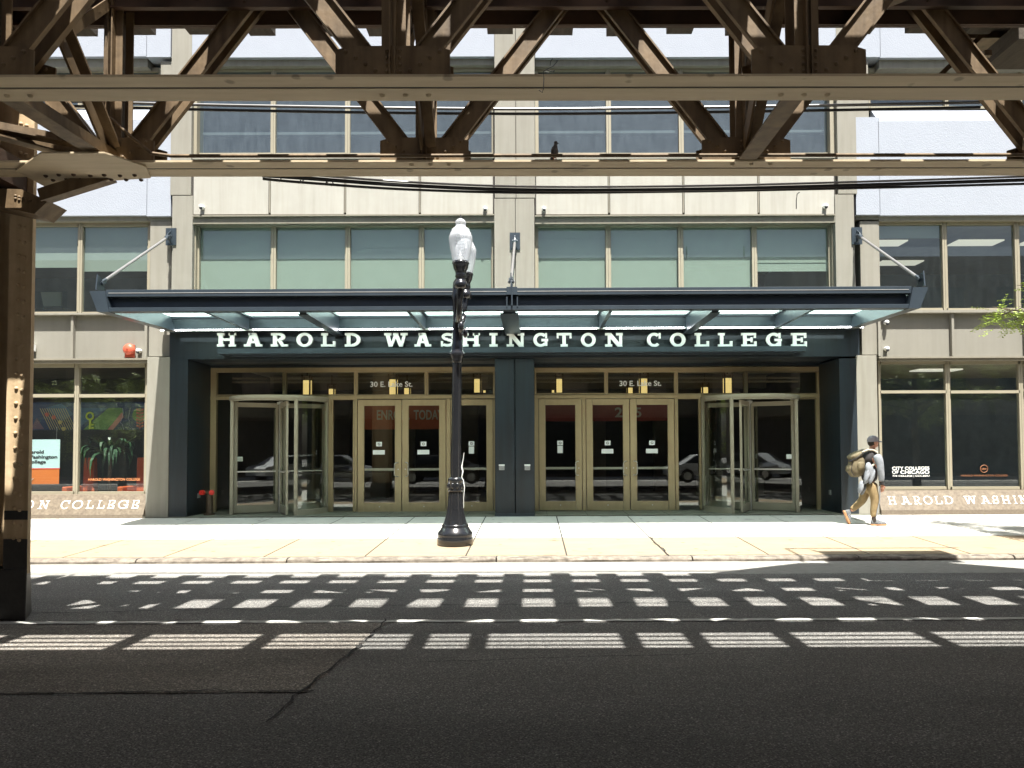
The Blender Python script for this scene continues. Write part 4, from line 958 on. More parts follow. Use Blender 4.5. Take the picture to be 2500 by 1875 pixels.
# fire standpipe
c = P(511, 1262, 16.75); z0 = .262; r_ = empty('fire_standpipe', (c.x, 16.75, z0), 'bronze fire standpipe with two red caps in the left entrance recess', 'standpipe')
zt_ = P(511, 1205, 16.75).z
MB().cyl((c.x, 16.75, z0), (c.x, 16.75, zt_), .075, .065, n=14).cyl((c.x, 16.75, z0), (c.x, 16.75, z0 + .04), .12, n=14).build('pipe', M['brass'], r_)
MB().cyl((c.x, 16.75, zt_), (c.x - .09, 16.65, zt_ + .03), .045, n=12).cyl((c.x, 16.75, zt_), (c.x + .09, 16.65, zt_ + .03), .045, n=12).ball((c.x, 16.75, zt_), .07).build('inlet', M['brass'], r_)
for s in (-1, 1):
    MB().cyl((c.x + s * .09, 16.65, zt_ + .03), (c.x + s * .115, 16.58, zt_ + .03), .055, n=12).cyl((c.x + s * .115, 16.58, zt_ + .03), (c.x + s * .12, 16.56, zt_ + .03), .03, n=8).build('cap', M['redcap'], r_)
# litter by the revolving door
# ================================================================== STREET LAMP
LY = 12.55; lc = P(1111, 1320, LY); lx_, lz = lc.x, gz(12.5); S = LY / F_PX
lamp = empty('street_lamp', (lx_, LY, lz), 'black fluted cast iron street lamp with twin clear acorn globes on the pavement', 'street lamp')
def zz(v): return P(1111, v, LY).z - lz
lean = .012
pr_ = [(43.5, 0), (43.5, zz(1312)), (42, zz(1309)), (43, zz(1306)), (42, zz(1300)), (37, zz(1294)), (34, zz(1288)), (32, zz(1286)), (33, zz(1282)), (30, zz(1279))]
base = MB().lathe([(0.001, 0)] + [(r * S, z) for r, z in pr_], (lx_, LY, lz), 40, lean=lean)
base.build('base', M['lampblack'], lamp)
fz_ = [(29, zz(1279)), (26, zz(1270)), (23, zz(1258)), (20.5, zz(1245)), (19, zz(1230)), (18, zz(1215)), (17.4, zz(1200))]
MB().lathe([(r * S, z) for r, z in fz_], (lx_, LY, lz), 32, flute=.10, fl=(0, 9), lean=lean).build('fluted_skirt', M['lampblack'], lamp)
bd = MB().lathe([(r * S, z) for r, z in [(17, zz(1200)), (19, zz(1199)), (18.5, zz(1196)), (18.5, zz(1175)), (19.6, zz(1173)), (18.5, zz(1170)), (18, zz(1167)), (13, zz(1165))]], (lx_, LY, lz), 32, lean=lean)
for k in range(10):
    a = 2 * math.pi * k / 10; zc = zz(1186); 
    bd.ball((lx_ + 18.5 * S * math.cos(a) + lean * zc, LY + 18.5 * S * math.sin(a), lz + zc), .022, .022, .055, n=8, m=6)
bd.build('collar', M['lampblack'], lamp)
MB().lathe([(r * S, z) for r, z in [(13, zz(1165)), (12.2, zz(1050)), (11.4, zz(900)), (11.2, zz(886))]], (lx_, LY, lz), 24, flute=.07, fl=(0, 9), lean=lean).build('pole', M['lampblack'], lamp)
MB().lathe([(r * S, z) for r, z in [(11.5, zz(886)), (14, zz(882)), (14, zz(880)), (16, zz(872)), (17.5, zz(868)), (17.5, zz(861)), (15, zz(857)), (14, zz(852)), (13.5, zz(842)), (12.2, zz(838)), (11.6, zz(800)), (11.6, zz(760)), (13, zz(735)), (15, zz(720)), (13, zz(712)), (12, zz(690)), (6, zz(680)), (0.5, zz(676))]], (lx_, LY, lz), 24, lean=lean).build('upper_pole', M['lampblack'], lamp)
topx = lx_ + lean * zz(700)
for s, nm in ((-1, 'f'), (1, 'b')):
    yo = LY + s * .40; fx = P(1124.7, 604, LY - .4).x if s < 0 else P(1136, 635, LY + .4).x
    gc = P(1124.7, 600, LY - .4).z     # globe centre height
    S2 = (LY - .4) / F_PX
    zl_ = lambda v: P(1124, v, LY - .4).z
    # scroll arm
    z_a = zl_(745); pts = []
    for k in range(13):
        t = k / 12; pts.append((topx + (fx - topx) * t, LY + s * .40 * math.sin(t * math.pi / 2), z_a - .15 - .12 * math.sin(math.pi * t) + (.55) * t ** 2.2))
    am = MB().tube(pts, [.06 - .012 * math.sin(math.pi * k / 12) for k in range(13)], 10)
    am.tube([(topx + (fx - topx) * .6, LY + s * (.05 + .22 * t), z_a - .5 + .35 * t + .06 * math.sin(9 * t)) for t in [k / 8 for k in range(9)]], .028, 8)
    am.ball((fx, LY + s * .34, z_a - .33), .045, .045, .085)
    am.build('arm', M['lampblack'], lamp)
    hd = [(9, 706), (15.5, 704), (16.5, 694), (15, 688), (12, 686), (11, 680), (14, 676), (13, 670), (13.5, 664), (18, 655), (20, 646), (20.6, 642), (20.6, 640), (17.5, 638)]
    MB().lathe([(r * S2, zl_(v)) for r, v in hd], (fx, yo, 0), 24).build('lamp_cup', M['lampblack'], lamp)
    bd = MB()
    for k in range(20): a = 2 * math.pi * k / 20; bd.ball((fx + 19.8 * S2 * math.cos(a), yo + 19.8 * S2 * math.sin(a), zl_(643)), .011, n=6, m=4)
    bd.build('bead_ring', M['lampblack'], lamp)
    gp = [(19, 640), (22, 628), (25.5, 610), (28, 596), (29, 586), (29, 580), (28, 576), (26.5, 574), (26, 570), (23.5, 566), (22, 572 - 8), (22, 561), (19, 558), (14, 555), (12.3, 552), (12.6, 549), (13.2, 545), (13, 541), (11, 539), (8, 536), (4, 534), (1, 533)]
    M['globe'] = M.get('globe') or None
    gl = MB().lathe([(r * S2, zl_(v)) for r, v in gp], (fx, yo, 0), 32)
    if not M['globe']:
        m, t, b = new_mat('ribbed_acrylic_globe'); b.inputs['Base Color'].default_value = (.60, .62, .65, 1); b.inputs['Roughness'].default_value = .12
        b.inputs['Transmission Weight'].default_value = .0
        tc = t.nodes.new('ShaderNodeTexCoord'); wv = t.nodes.new('ShaderNodeTexWave'); wv.bands_direction = 'Z'; wv.inputs['Scale'].default_value = 14; wv.inputs['Distortion'].default_value = .5
        bp = t.nodes.new('ShaderNodeBump'); bp.inputs['Strength'].default_value = .3; bp.inputs['Distance'].default_value = .01
        t.links.new(tc.outputs['Object'], wv.inputs[0]); t.links.new(wv.outputs[0], bp.inputs['Height']); t.links.new(bp.outputs[0], b.inputs['Normal'])
        tr = t.nodes.new('ShaderNodeBsdfTransparent'); tr.inputs[0].default_value = (.92, .94, .95, 1); mx = t.nodes.new('ShaderNodeMixShader')
        lw = t.nodes.new('ShaderNodeLayerWeight'); lw.inputs[0].default_value = .45
        mr = t.nodes.new('ShaderNodeMapRange'); mr.inputs[3].default_value = .30; mr.inputs[4].default_value = .80
        t.links.new(lw.outputs['Facing'], mr.inputs[0]); t.links.new(mr.outputs[0], mx.inputs[0])
        t.links.new(tr.outputs[0], mx.inputs[1]); t.links.new(b.outputs[0], mx.inputs[2])
        t.links.new(mx.outputs[0], t.nodes['Material Output'].inputs[0]); M['globe'] = m
    gl.build('globe', M['globe'], lamp)
    MB().cyl((fx, yo, zl_(640)), (fx, yo, zl_(626)), .06, .035, n=10).build('bulb', M['int_white'], lamp)
    MB().cyl((fx, yo, zl_(535)), (fx, yo, zl_(528)), .022, .015, n=8).cyl((fx, yo, zl_(529)), (fx, yo, zl_(524)), .006, n=6).build('finial', M['cable'], lamp)
# tangled white tape tied to the pole
tp = MB(); pts = [(1133, 1105), (1131, 1120), (1127, 1140), (1130, 1150), (1127, 1165), (1131, 1172), (1134, 1190), (1132, 1215), (1132, 1240)]
tp.tube([P(u, v, LY - .13) for u, v in pts], [.003, .004, .011, .012, .006, .007, .006, .004, .003], 5)
tag(tp.build('tape', M['paper']), 'scrap of white tape tied round the street lamp pole', 'tape')

# ================================================================== ELEVATED RAILWAY
EL = empty('elevated_railway', (0, 6.2, 0), 'tan painted riveted steel elevated railway with two trusses crossing over the street', 'elevated railway')
TILT = .0033
def tz(p): return Vector((p.x, p.y, p.z - TILT * p.x))
class TB(MB):
    def build(s, name, m, parent=None, bevel=0, recalc=True):
        s.v = [tz(v) for v in s.v]; return MB.build(s, name, m, parent, bevel, recalc)
NY, FY = 5.42, 7.0
ZC = P(1300, 430, 7.2).z
ZT = 5.66; ZTT = 5.90
XL, XR = -13.0, 13.0
def member(mb, x0, z0, x1, z1, Y, w=.17, d=.09, t=.014, flip=1):
    a = Vector((x1 - x0, 0, z1 - z0)); L = a.length; a.normalize(); b = Vector((0, 1, 0)); c = a.cross(b)
    o = Vector((x0, Y, z0))
    mb.obox(o, a, b, c, (0, L), (0, t * flip) if flip > 0 else (t * flip, 0), (-w / 2, w / 2))
    for s in (-1, 1):
        e = s * w / 2; mb.obox(o, a, b, c, (0, L), (t, d) if flip > 0 else (-d, -t), (e - t, e) if s > 0 else (e, e + t))
def truss(Yc, nodes, name_hint, zn_top):
    ch = TB()
    for s in (-1, 1):
        ya, yb = (Yc - .165, Yc - .014) if s < 0 else (Yc + .014, Yc + .205)
        ch.box(XL, XR, ya, yb, ZC, ZC + .018)                           # horizontal legs seen from beneath
        yv = Yc - .03 if s < 0 else Yc + .016
        ch.box(XL, XR, yv, yv + .014, ZC + .0185, ZC + .055)
    ch.box(XL, XR, Yc - .0145, Yc + .0145, ZC + .045, ZC + .052)
    rv = [n for n in nodes]
    for X in nodes:
        for k in (-1, 0, 1): ch.rivet((X + k * .17 + .05, Yc + .11 if Yc < 6 else Yc - .11, ZC), (0, 0, -1), .022)
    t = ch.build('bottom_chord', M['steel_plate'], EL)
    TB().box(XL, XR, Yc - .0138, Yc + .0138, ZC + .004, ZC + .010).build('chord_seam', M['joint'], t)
    tc_ = TB()
    tc_.box(XL, XR, Yc - .13, Yc - .11, ZT, ZTT - .02).box(XL, XR, Yc + .13, Yc + .15, ZT, ZTT - .02).box(XL, XR, Yc - .16, Yc + .17, ZTT - .019, ZTT)
    tc_.box(XL, XR, Yc - .17, Yc - .131, ZT - .002, ZT + .014).box(XL, XR, Yc + .151, Yc + .19, ZT - .002, ZT + .014)
    t2 = tc_.build('top_chord', M['steel_dark'], EL)
    half = (nodes[1] - nodes[0]) / 2
    for X in nodes:
        for s in (-1, 1):
            mb = TB()
            for yy, fl in ((Yc - .07, -1), (Yc + .05, 1)): member(mb, X + s * .16, ZC + .12, X + s * (half - .12), ZT + .22, yy, .165 if fl < 0 else .13, .04 if fl < 0 else .05, flip=fl)
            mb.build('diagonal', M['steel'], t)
        mb = TB()
        for yy in (Yc - .10, Yc + .09):
            mb.box(X - .085, X - .012, yy, yy + .012, ZC + .02, ZT + .1).box(X + .012, X + .085, yy, yy + .012, ZC + .02, ZT + .1)
            mb.box(X - .024, X - .012, yy - .06 if yy < Yc else yy + .012, yy if yy < Yc else yy + .07, ZC + .02, ZT + .1).box(X + .012, X + .024, yy - .06 if yy < Yc else yy + .012, yy if yy < Yc else yy + .07, ZC + .02, ZT + .1)
        mb.build('vertical', M['steel'], t)
        mb = TB(); gh = .235; gw = .40
        for yy in (Yc - .135, Yc + .11):
            mb.poly([Vector((X - gw, yy, ZC + .02)), Vector((X + gw, yy, ZC + .02)), Vector((X + gw, yy, ZC + gh - .03)), Vector((X + gw - .10, yy, ZC + gh)), Vector((X - gw + .10, yy, ZC + gh)), Vector((X - gw, yy, ZC + gh - .03))], Vector((0, .014, 0)))
            for s in (-1, 1):
                for k in range(4):
                    mb.rivet((X + s * (.12 + .07 * k), yy, ZC + .06 + .045 * k), (0, -1, 0), .016)
            for k in range(4): mb.rivet((X - .04, yy, ZC + .05 + k * .05), (0, -1, 0), .014).rivet((X + .05, yy, ZC + .05 + k * .05), (0, -1, 0), .014)
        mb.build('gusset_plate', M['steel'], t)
    # top node plates
    for a in nodes:
        for X in ((a + half,) if a != nodes[-1] else (a + half,)):
            mb = TB(); yy = Yc - .155
            mb.poly([Vector((X - .34, yy, ZT + .005)), Vector((X + .34, yy, ZT + .005)), Vector((X + .22, yy, ZT + .30)), Vector((X - .22, yy, ZT + .30))], Vector((0, .013, 0)))
            for s in (-1, 1):
                for k in range(3): mb.rivet((X + s * (.1 + .06 * k), yy, ZT + .06 + .06 * (2 - k)), (0, -1, 0), .016)
            mb.build('gusset_plate', M['steel_dark'], t2)
    return t
FN = [P(u, 385, FY).x for u in (-475, 287, 1041, 1812, 2584)]
NN = [P(u, 150, NY).x for u in (-1015, -24, 967, 1958, 2949)]
tF = truss(FY, FN, 'far', 0); tN = truss(NY, NN, 'near', 0)
# cross struts and sway braces between the trusses
for (i, Xf, Xn) in [(1, FN[1], NN[1]), (3, FN[3], NN[3]), (2, FN[2], NN[2])]:
    if i != 2:
        TB().beam((Xn, NY + .1, ZC + .02), (Xf, FY - .1, ZC + .02), .16, .016).beam((Xn + .06, NY + .1, ZC + .07), (Xf + .06, FY - .1, ZC + .07), .014, .09).build('cross_strut', M['steel'], EL)
    TB().beam((Xf - .02, FY - .14, ZC + .15), (Xn - .02, NY + .1, ZT + .1), .15, .02, Vector((1, 0, 0))).beam((Xf + .06, FY - .14, ZC + .15), (Xn + .06, NY + .1, ZT + .1), .02, .09, Vector((1, 0, 0))).build('sway_brace', M['steel'], EL)
    TB().beam((Xn, NY + .14, ZC + .15), (Xf, FY - .1, ZT + .1), .09, .014, Vector((1, 0, 0))).build('sway_brace', M['steel'], EL)
# lateral braces in plan near the column and at the right
for (xa_, ya_, xb_, yb_, z_) in [(FN[1] - .3, FY - .1, NN[1] - 1.6, NY - .2, ZC + .06), (FN[1], FY - .1, FN[1] - 2.2, NY, ZC + .12), (FN[3] + 2.6, NY + .1, FN[3] + 1.1, FY - .1, ZT - .02)]:
    TB().beam((xa_, ya_, z_), (xb_, yb_, z_), .12, .014).beam((xa_, ya_ + .05, z_ + .05), (xb_, yb_ + .05, z_ + .05), .014, .08).build('lateral_brace', M['steel'], EL)
# ties, rails, guard timbers and an added shading board
tie = TB().box(-.125, .125, 4.75, 7.55, ZTT, ZTT + .2); 
k = 0; x = P(352, 66, 7.76).x - .61 * 15
while x < 12.8:
    lo = 7.76 if k % 1 == 0 else 7.4
    TB().box(x - .13, x + .13, 4.75, lo + random.uniform(-.03, .03), ZTT + .002, ZTT + .2).build('tie', M['wood'], EL)
    x += .61; k += 1
rl = TB()
for y in (5.50, 6.92): rl.box(XL, XR, y - .06, y + .06, ZTT + .2, ZTT + .22).box(XL, XR, y - .012, y + .012, ZTT + .22, ZTT + .32).box(XL, XR, y - .035, y + .035, ZTT + .32, ZTT + .36)
rl.build('rail', M['steel_dark'], EL)
TB().box(XL, XR, 7.28, 7.46, ZTT + .2, ZTT + .36).box(XL, XR, 4.98, 5.14, ZTT + .2, ZTT + .36).box(XL, XR, 6.12, 6.30, ZTT + .2, ZTT + .3).box(XL, XR, 6.62, 6.78, ZTT + .202, ZTT + .25).build('guard_and_shading_timber', M['wood'], EL)  # last thin board is added, unseen, to shade the far top chord
TB().cyl((XL, 7.86, ZTT + .18), (XR, 7.86, ZTT + .18), .012, n=6).cyl((XL, 7.92, ZTT + .3), (XR, 7.92, ZTT + .3), .012, n=6).build('outer_cable', M['cable'], EL)
# gap with three conduits and cross members, then the solid inner deck
TB().cyl((XL, 4.08, ZTT + .02), (XR, 4.08, ZTT + .02), .028, n=8).cyl((XL, 4.22, ZTT + .02), (XR, 4.22, ZTT + .02), .03, n=8).cyl((XL, 4.37, ZTT + .02), (XR, 4.37, ZTT + .02), .028, n=8).build('conduit_run', M['cable'], EL)
x = XL
gaps = []
for i, x in enumerate([-7.8, -6.6, -5.3, -4.1, -2.96, -1.81, -.46, .06, 1.38, 1.95, 2.75, 4.01, 5.25, 6.5, 7.8]):
    TB().box(x - .08, x + .08, 3.9, 4.76, ZTT - .1, ZTT + .06).build('cross_girder', M['steel_dark'], EL)
TB().box(XL, XR, 4.52, 4.74, ZTT - .06, ZTT + .1).build('edge_stringer', M['steel_dark'], EL)
MB().box(-70, 70, -1.9, 3.95, ZTT - .1, ZTT + .12).build('inner_deck', M['wood'], EL)
# side extensions of the deck beyond the modelled trusses
for a, b in ((-70, XL - .01), (XR + .01, 70)): MB().box(a, b, 4.0, 7.7, ZTT, ZTT + .3).build('deck_continuation', M['wood'], EL)
# outrigger brackets on the right carrying a walkway
for (ua, va, ub, vb) in [(2290, 185, 2410, 70), (2370, 178, 2500, 62)]:
    TB().beam(P(ua, va, 8.3), P(ub, vb, 8.3), .05, .13, Vector((0, 1, 0))).build('outrigger', M['steel'], EL)
TB().beam(P(2360, 120, 7.9), P(2412, 62, 7.9), .02, .04).box(P(2402, 60, 7.6).x, P(2420, 60, 7.6).x, 7.6, 7.65, P(2410, 131, 7.6).z, ZT).build('hanger', M['steel'], EL)
TB().box(P(2330, 70, 8.6).x, P(2520, 70, 8.6).x, 8.4, 8.7, P(2400, 112, 8.6).z, P(2400, 98, 8.6).z).build('walkway_stringer', M['steel'], EL)
TB().box(P(2440, 70, 7.6).x, 12, 7.3, 7.9, P(2400, 130, 7.6).z, P(2400, 90, 7.6).z).build('walkway_floor', M['wood'], EL)
tagx = [('%s', 2259, 2302, 126, 164, 8.3)]
# ---- column
YC = 7.62
cxr, cxl = P(74, 900, YC).x, P(17, 900, YC).x
cw = cxr - cxl
cm = MB()
zt_ = ZT + .3
cm.box(cxl, cxr, YC, YC + .02, .45, zt_)                 # right flange plate facing the street
cm.box(cxl - .42, cxl - .42 + cw, YC, YC + .02, .45, zt_)
cm.box(cxl - .42, cxl + .12, YC + .16, YC + .18, .45, zt_)      # web
cm.box(cxl + .10, cxl + .12, YC + .021, YC + .16, .45, zt_)
cm.box(cxr - .018, cxr, YC + .021, YC + .05, .45, zt_)
cm.box(cxl - .42, cxl - .402, YC + .021, YC + .34, .45, zt_)
z = .8
while z < 5.4:
    for fx in (.42, .66): cm.rivet((cxl + cw * fx, YC, z + (0 if fx < .5 else -.02)), (0, -1, 0), .022)
    for fx in (.3, .6): cm.rivet((cxl - .42 + cw * fx, YC, z), (0, -1, 0), .022)
    z += .148
part_col = cm.build('column', M['steel_col'], EL)
bm_ = MB().box(cxl - .001, cxr + .001, YC - .003, YC + .0, .98, 1.07).build('painted_band', M['pedestal'], part_col)
MB().box(cxl - .003, cxr + .002, YC - .004, YC - .001, .35, .79).build('painted_band', M['pedestal'], part_col)
ped = MB().hexa([(cxl - .50, YC - .02, -.05), (cxr + .03, YC - .06, -.05), (cxr - .20, YC + .40, -.05), (cxl - .5, YC + .4, -.05), (cxl - .46, YC - .02, .50), (cxr + .014, YC - .02, .50), (cxr - .2, YC + .36, .50), (cxl - .46, YC + .36, .5)])
ped.build('pedestal', M['pedestal'], part_col, .01)
# bracket head where the cross girder meets the column
hb = MB()
p = [P(-60, 458, YC - .3), P(52, 462, YC - .3), P(118, 490, YC - .3), P(84, 522, YC - .3), P(-60, 492, YC - .3)]
hb.poly(p, Vector((0, .30, 0)))
for k in range(9): hb.rivet(P(38 + 9 * (k % 5), 478 + 7 * (k // 5) + (k % 5) * 3, YC - .3), (0, -1, 0), .016)
hb.build('bracket_head', M['steel'], part_col)
MB().box(cxl - .5, cxr - .05, 5.0, YC - .02, P(0, 470, YC).z, P(0, 400, YC).z).build('cross_girder', M['steel_dark'], EL)
for (yo, wdt) in ((YC - .42, .16),):
    a, b = P(96, 476, yo), P(262, 424, yo)
    MB().beam(a, b, .02, .12, Vector((0, 1, 0)).cross((b - a).normalized()) if False else Vector((0, 0, 1))).beam(a + Vector((0, .09, -.02)), b + Vector((0, .09, -.02)), .16, .016).build('knee_brace', M['steel'], part_col)
kp = MB(); yy = FY + .02
kp.poly([P(150, 392, yy), P(290, 431, yy), P(190, 446, yy), P(150, 452, yy)], Vector((0, .015, 0)))
# flat node plate under the chord beside the column
npz = ZC - .004
q = [P(92, 375, 1).x]
TB().poly([Vector((-4.25, FY - .42, npz)), Vector((-3.70, FY - .42, npz)), Vector((-3.50, FY - .1, npz)), Vector((-3.60, FY + .19, npz)), Vector((-4.20, FY + .30, npz)), Vector((-4.75, FY + .44, npz)), Vector((-4.75, FY + .0, npz))], Vector((0, 0, -.014))).build('node_plate', M['steel_plate'], part_col)
rr = TB()
for k in range(14):
    rr.rivet((-4.55 + (k % 7) * .14, FY + (.10 if k < 7 else .22) + random.uniform(-.02, .02), npz - .014), (0, 0, -1), .022)
rr.build('rivets', M['steel_dark'], part_col)
TB().tube([(FN[1] - .1, FY - .2, ZC + .42), (FN[1] + .05, FY - .2, ZC + .38), (FN[1] + .25, FY - .22, ZC + .2), (FN[1] + .42, FY - .22, ZC + .06), (FN[1] + .6, FY - .22, ZC + .035), (6, FY - .22, ZC + .035)], .016, 6).build('conduit', M['steel'], EL)
# platform overhead, out of the picture, whose shade falls across the kerb
pf = empty('signal_platform', (5.4, 8.2, 6.2), 'small steel equipment platform with handrail above the tracks, seen by its shadow', 'platform')
MB().box(5.0, 6.9, 7.95, 8.62, 7.52, 7.60).build('deck', M['steel_dark'], pf)
MB().box(4.6, 7.3, 8.86, 8.90, 7.6, 7.64).box(4.6, 4.64, 8.0, 8.86, 7.6, 7.64).box(5.0, 5.04, 8.5, 8.54, 7.6, 8.2).box(6.86, 6.9, 8.5, 8.54, 7.6, 8.2).build('handrail', M['steel_dark'], pf)
MB().poly([Vector(p) for p in [(2.75, 7.5, 6.28), (4.4, 8.45, 6.28), (6.5, 8.45, 6.28), (7.4, 7.75, 6.28), (13, 7.6, 6.28), (13, 7.2, 6.28), (2.75, 7.2, 6.28)]], Vector((0, 0, .1))).build('walkway', M['wood'], pf)

# service cables slung behind the trusses
def cable(pts, r, m, name, label, n=40):
    p = [P(*q) for q in pts]; out = []
    for i in range(len(p) - 1):
        p0, p1, p2, p3 = p[max(i - 1, 0)], p[i], p[i + 1], p[min(i + 2, len(p) - 1)]
        for k in range(8):
            t = k / 8; out.append(.5 * ((2 * p1) + (p2 - p0) * t + (2 * p0 - 5 * p1 + 4 * p2 - p3) * t * t + (3 * p1 - p0 - 3 * p2 + p3) * t ** 3))
    out.append(p[-1])
    return out
cp = cable([(130, 246, 8.2), (600, 258, 8.2), (1250, 266, 8.2), (1850, 260, 8.2), (2395, 250, 8.2)], 0, 0, 0, 0)
tag(MB().tube(cp, .016, 8).build('service_pipe', M['conduit']), 'long thin silver conduit sagging behind the near truss', 'conduit')
tag(MB().tube([q + Vector((0, .02, -.045)) for q in cp], .016, 8).build('service_cable', M['cable']), 'thin dark cable strapped just under the silver conduit', 'cable')
cp = cable([(640, 428, 7.5), (760, 436, 7.6), (1000, 453, 8.0), (1300, 464, 8.2), (1700, 462, 8.2), (2100, 452, 8.2), (2540, 438, 8.2)], 0, 0, 0, 0)
cb = empty('cable_bundle', (0, 8.2, cp[10].z), 'thick black cable bundle drooping below the far truss', 'cable')
MB().tube(cp, .020, 8).build('cable_strand', M['cable'], cb)
MB().tube([q + Vector((0, -.02, .03)) for q in cp], .012, 8).build('cable_strand', M['conduit'], cb)
MB().tube([q + Vector((0, .02, -.028 - .012 * math.sin(i * .15))) for i, q in enumerate(cp)], .014, 8).build('cable_strand', M['cable'], cb)
tw = MB()
for (u, v) in [(684, 436), (732, 440), (795, 442), (811, 446), (738, 438), (800, 440)]:
    a = P(u, v - 5, 7.4); tw.tube([a, a + Vector((.01, 0, -.03)), a + Vector((-.01, -.01, -.055))], .007, 5)
tag(tw.build('cable_ties', M['cable']), 'frayed bits of black tape dangling from the cable bundle', 'tape')
tw = MB(); tw.tube([P(u, v, 8.15) for u, v in [(1952, 469), (1946, 474), (1944, 490), (1944, 510)]], .005, 5)
tag(tw.build('loose_wire', M['cable']), 'short loose wire hanging from the cable bundle near the right pilaster', 'wire')
tw = MB(); Yt = NY - .24
for pts in [[(1316, 220), (1324, 226), (1327, 215), (1328, 190), (1326, 175), (1336, 168), (1350, 162), (1360, 150), (1363, 146), (1357, 148)], [(1336, 170), (1344, 174), (1355, 172), (1350, 176)], [(1330, 175), (1340, 178)], [(1343, 160), (1344, 150), (1349, 143)]]:
    tw.tube([P(u, v, Yt) for u, v in pts], .003, 4)
tag(tw.build('wire_tangle', M['cable']), 'tangle of thin wire caught on the near truss chord above centre', 'wire')
# pigeon on the far chord
pgc = P(1354, 385, FY - .1); pz = ZC + .02 - TILT * pgc.x; pg = MB()
b0 = Vector((pgc.x, FY - .1, pz + .02)); sc = FY / F_PX
def ring(c, r, rz, tilt=0): return (c, r, rz)
pg.ball(b0 + Vector((-.0, 0, .075)), .035, .04, .055, 12, 8).ball(b0 + Vector((.008, 0, .12)), .02, .02, .035).ball(b0 + Vector((.012, 0, .155)), .018, .016, .02)
pg.cyl(b0 + Vector((-.012, .03, .05)), b0 + Vector((-.04, .05, -.005)), .022, .008, n=8).cyl(b0 + Vector((.028, 0, .153)), b0 + Vector((.045, 0, .148)), .005, .001, n=6)
pigeon = pg.build('pigeon', mat('pigeon_grey', (.12, .115, .12), .7, scale=25, c2=(.03, .03, .035)))
tag(pigeon, 'small grey pigeon perched on the far truss bottom chord', 'bird')
MB().cyl(b0 + Vector((-.008, -.01, .03)), b0 + Vector((-.008, -.01, 0)), .004, n=5).cyl(b0 + Vector((.012, -.01, .03)), b0 + Vector((.012, -.01, 0)), .004, n=5).build('legs', M['orange'], pigeon)

# ================================================================== PERSON
YQ = 14.7
def J(u, v, dy=0): p = P(u, v, YQ); return Vector((p.x, YQ + dy, p.z))
def skin(name, nodes, edges, m, parent, sub=2, root=0):
    """nodes: list of (Vector, rx, ry)"""
    me = bpy.data.meshes.new(name); off = origin_of(parent)
    me.from_pydata([n[0] - off for n in nodes], edges, [])
    ob = bpy.data.objects.new(name, me); col.objects.link(ob)
    md = ob.modifiers.new('s', 'SKIN'); md.use_smooth_shade = True
    for i, n in enumerate(nodes):
        sv = me.skin_vertices[0].data[i]; sv.radius = (n[1], n[2]); sv.use_root = (i == root)
    sb = ob.modifiers.new('ss', 'SUBSURF'); sb.levels = sub; sb.render_levels = sub
    dg = bpy.context.evaluated_depsgraph_get(); m2 = bpy.data.meshes.new_from_object(ob.evaluated_get(dg))
    bpy.data.objects.remove(ob); bpy.data.meshes.remove(me)
    for p in m2.polygons: p.use_smooth = True
    m2.materials.clear(); m2.materials.append(m)
    o = bpy.data.objects.new(name, m2); m2.name = name; col.objects.link(o)
    if parent: o.parent = parent
    return o
def append_mesh(o, mb):
    bm = bmesh.new(); bm.from_mesh(o.data); off = origin_of(o) if o.parent is None else origin_of(o.parent)
    vs = [bm.verts.new(v - off) for v in mb.v]
    for f, s in zip(mb.f, mb.sm):
        try: q = bm.faces.new([vs[i] for i in f]); q.smooth = True
        except ValueError: pass
    bmesh.ops.recalc_face_normals(bm, faces=bm.faces[:]); bm.to_mesh(o.data); bm.free()
gq = gz(YQ)
man = empty('person', (J(2128, 1283).x, YQ, gq), 'man in grey cap and black and pale grey sweater walking right with a khaki backpack', 'person')
skin_m = mat('skin', (.42, .20, .13), .55, var=.06, scale=20)
hair_m = mat('dark_hair', (.02, .014, .01), .6)
tr_m = mat('khaki_trousers', (.25, .18, .085), .85, scale=9, c2=(.17, .12, .055), bump=.5, bscale=14)
blk_m = mat('black_sweater', (.025, .022, .022), .85, var=.2, bump=.4, bscale=18)
slv_m = mat('pale_grey_sleeve', (.27, .29, .315), .8, scale=9, c2=(.15, .165, .185), bump=.6, bscale=16)
cap_m = mat('washed_grey_cap', (.19, .18, .20), .85, var=.2, scale=14)
pack_m = mat('khaki_canvas', (.17, .14, .08), .85, scale=8, c2=(.08, .064, .035), bump=.7, bscale=22)
shoe_m = mat('grey_suede', (.11, .115, .12), .8)
sole_m = mat('gum_sole', (.42, .20, .09), .6)
pel = J(2123, 1184)
N_ = [(pel, .06, .09), (J(2122, 1160), .06, .10), (J(2121, 1135), .065, .11), (J(2121, 1113), .06, .12), (J(2127, 1101), .058, .06), (J(2130, 1094), .052, .055), (J(2132, 1085), .075, .072), (J(2132, 1076), .082, .078), (J(2132, 1070), .06, .06),
      (J(2122, 1116, -.13), .035, .035), (J(2132, 1143, -.22), .030, .030), (J(2139, 1174, -.20), .03, .03), (J(2142, 1183, -.19), .034, .022),
      (J(2122, 1116, .13), .035, .035), (J(2122, 1143, .22), .030, .030), (J(2124, 1174, .20), .03, .03), (J(2125, 1183, .19), .034, .022),
      (J(2124, 1192, -.09), .06, .06), (J(2130, 1223, -.09), .058, .058), (J(2127, 1266, -.09), .04, .04),
      (J(2120, 1192, .09), .06, .06), (J(2113, 1221, .09), .058, .058), (J(2082, 1249, .10), .04, .04)]
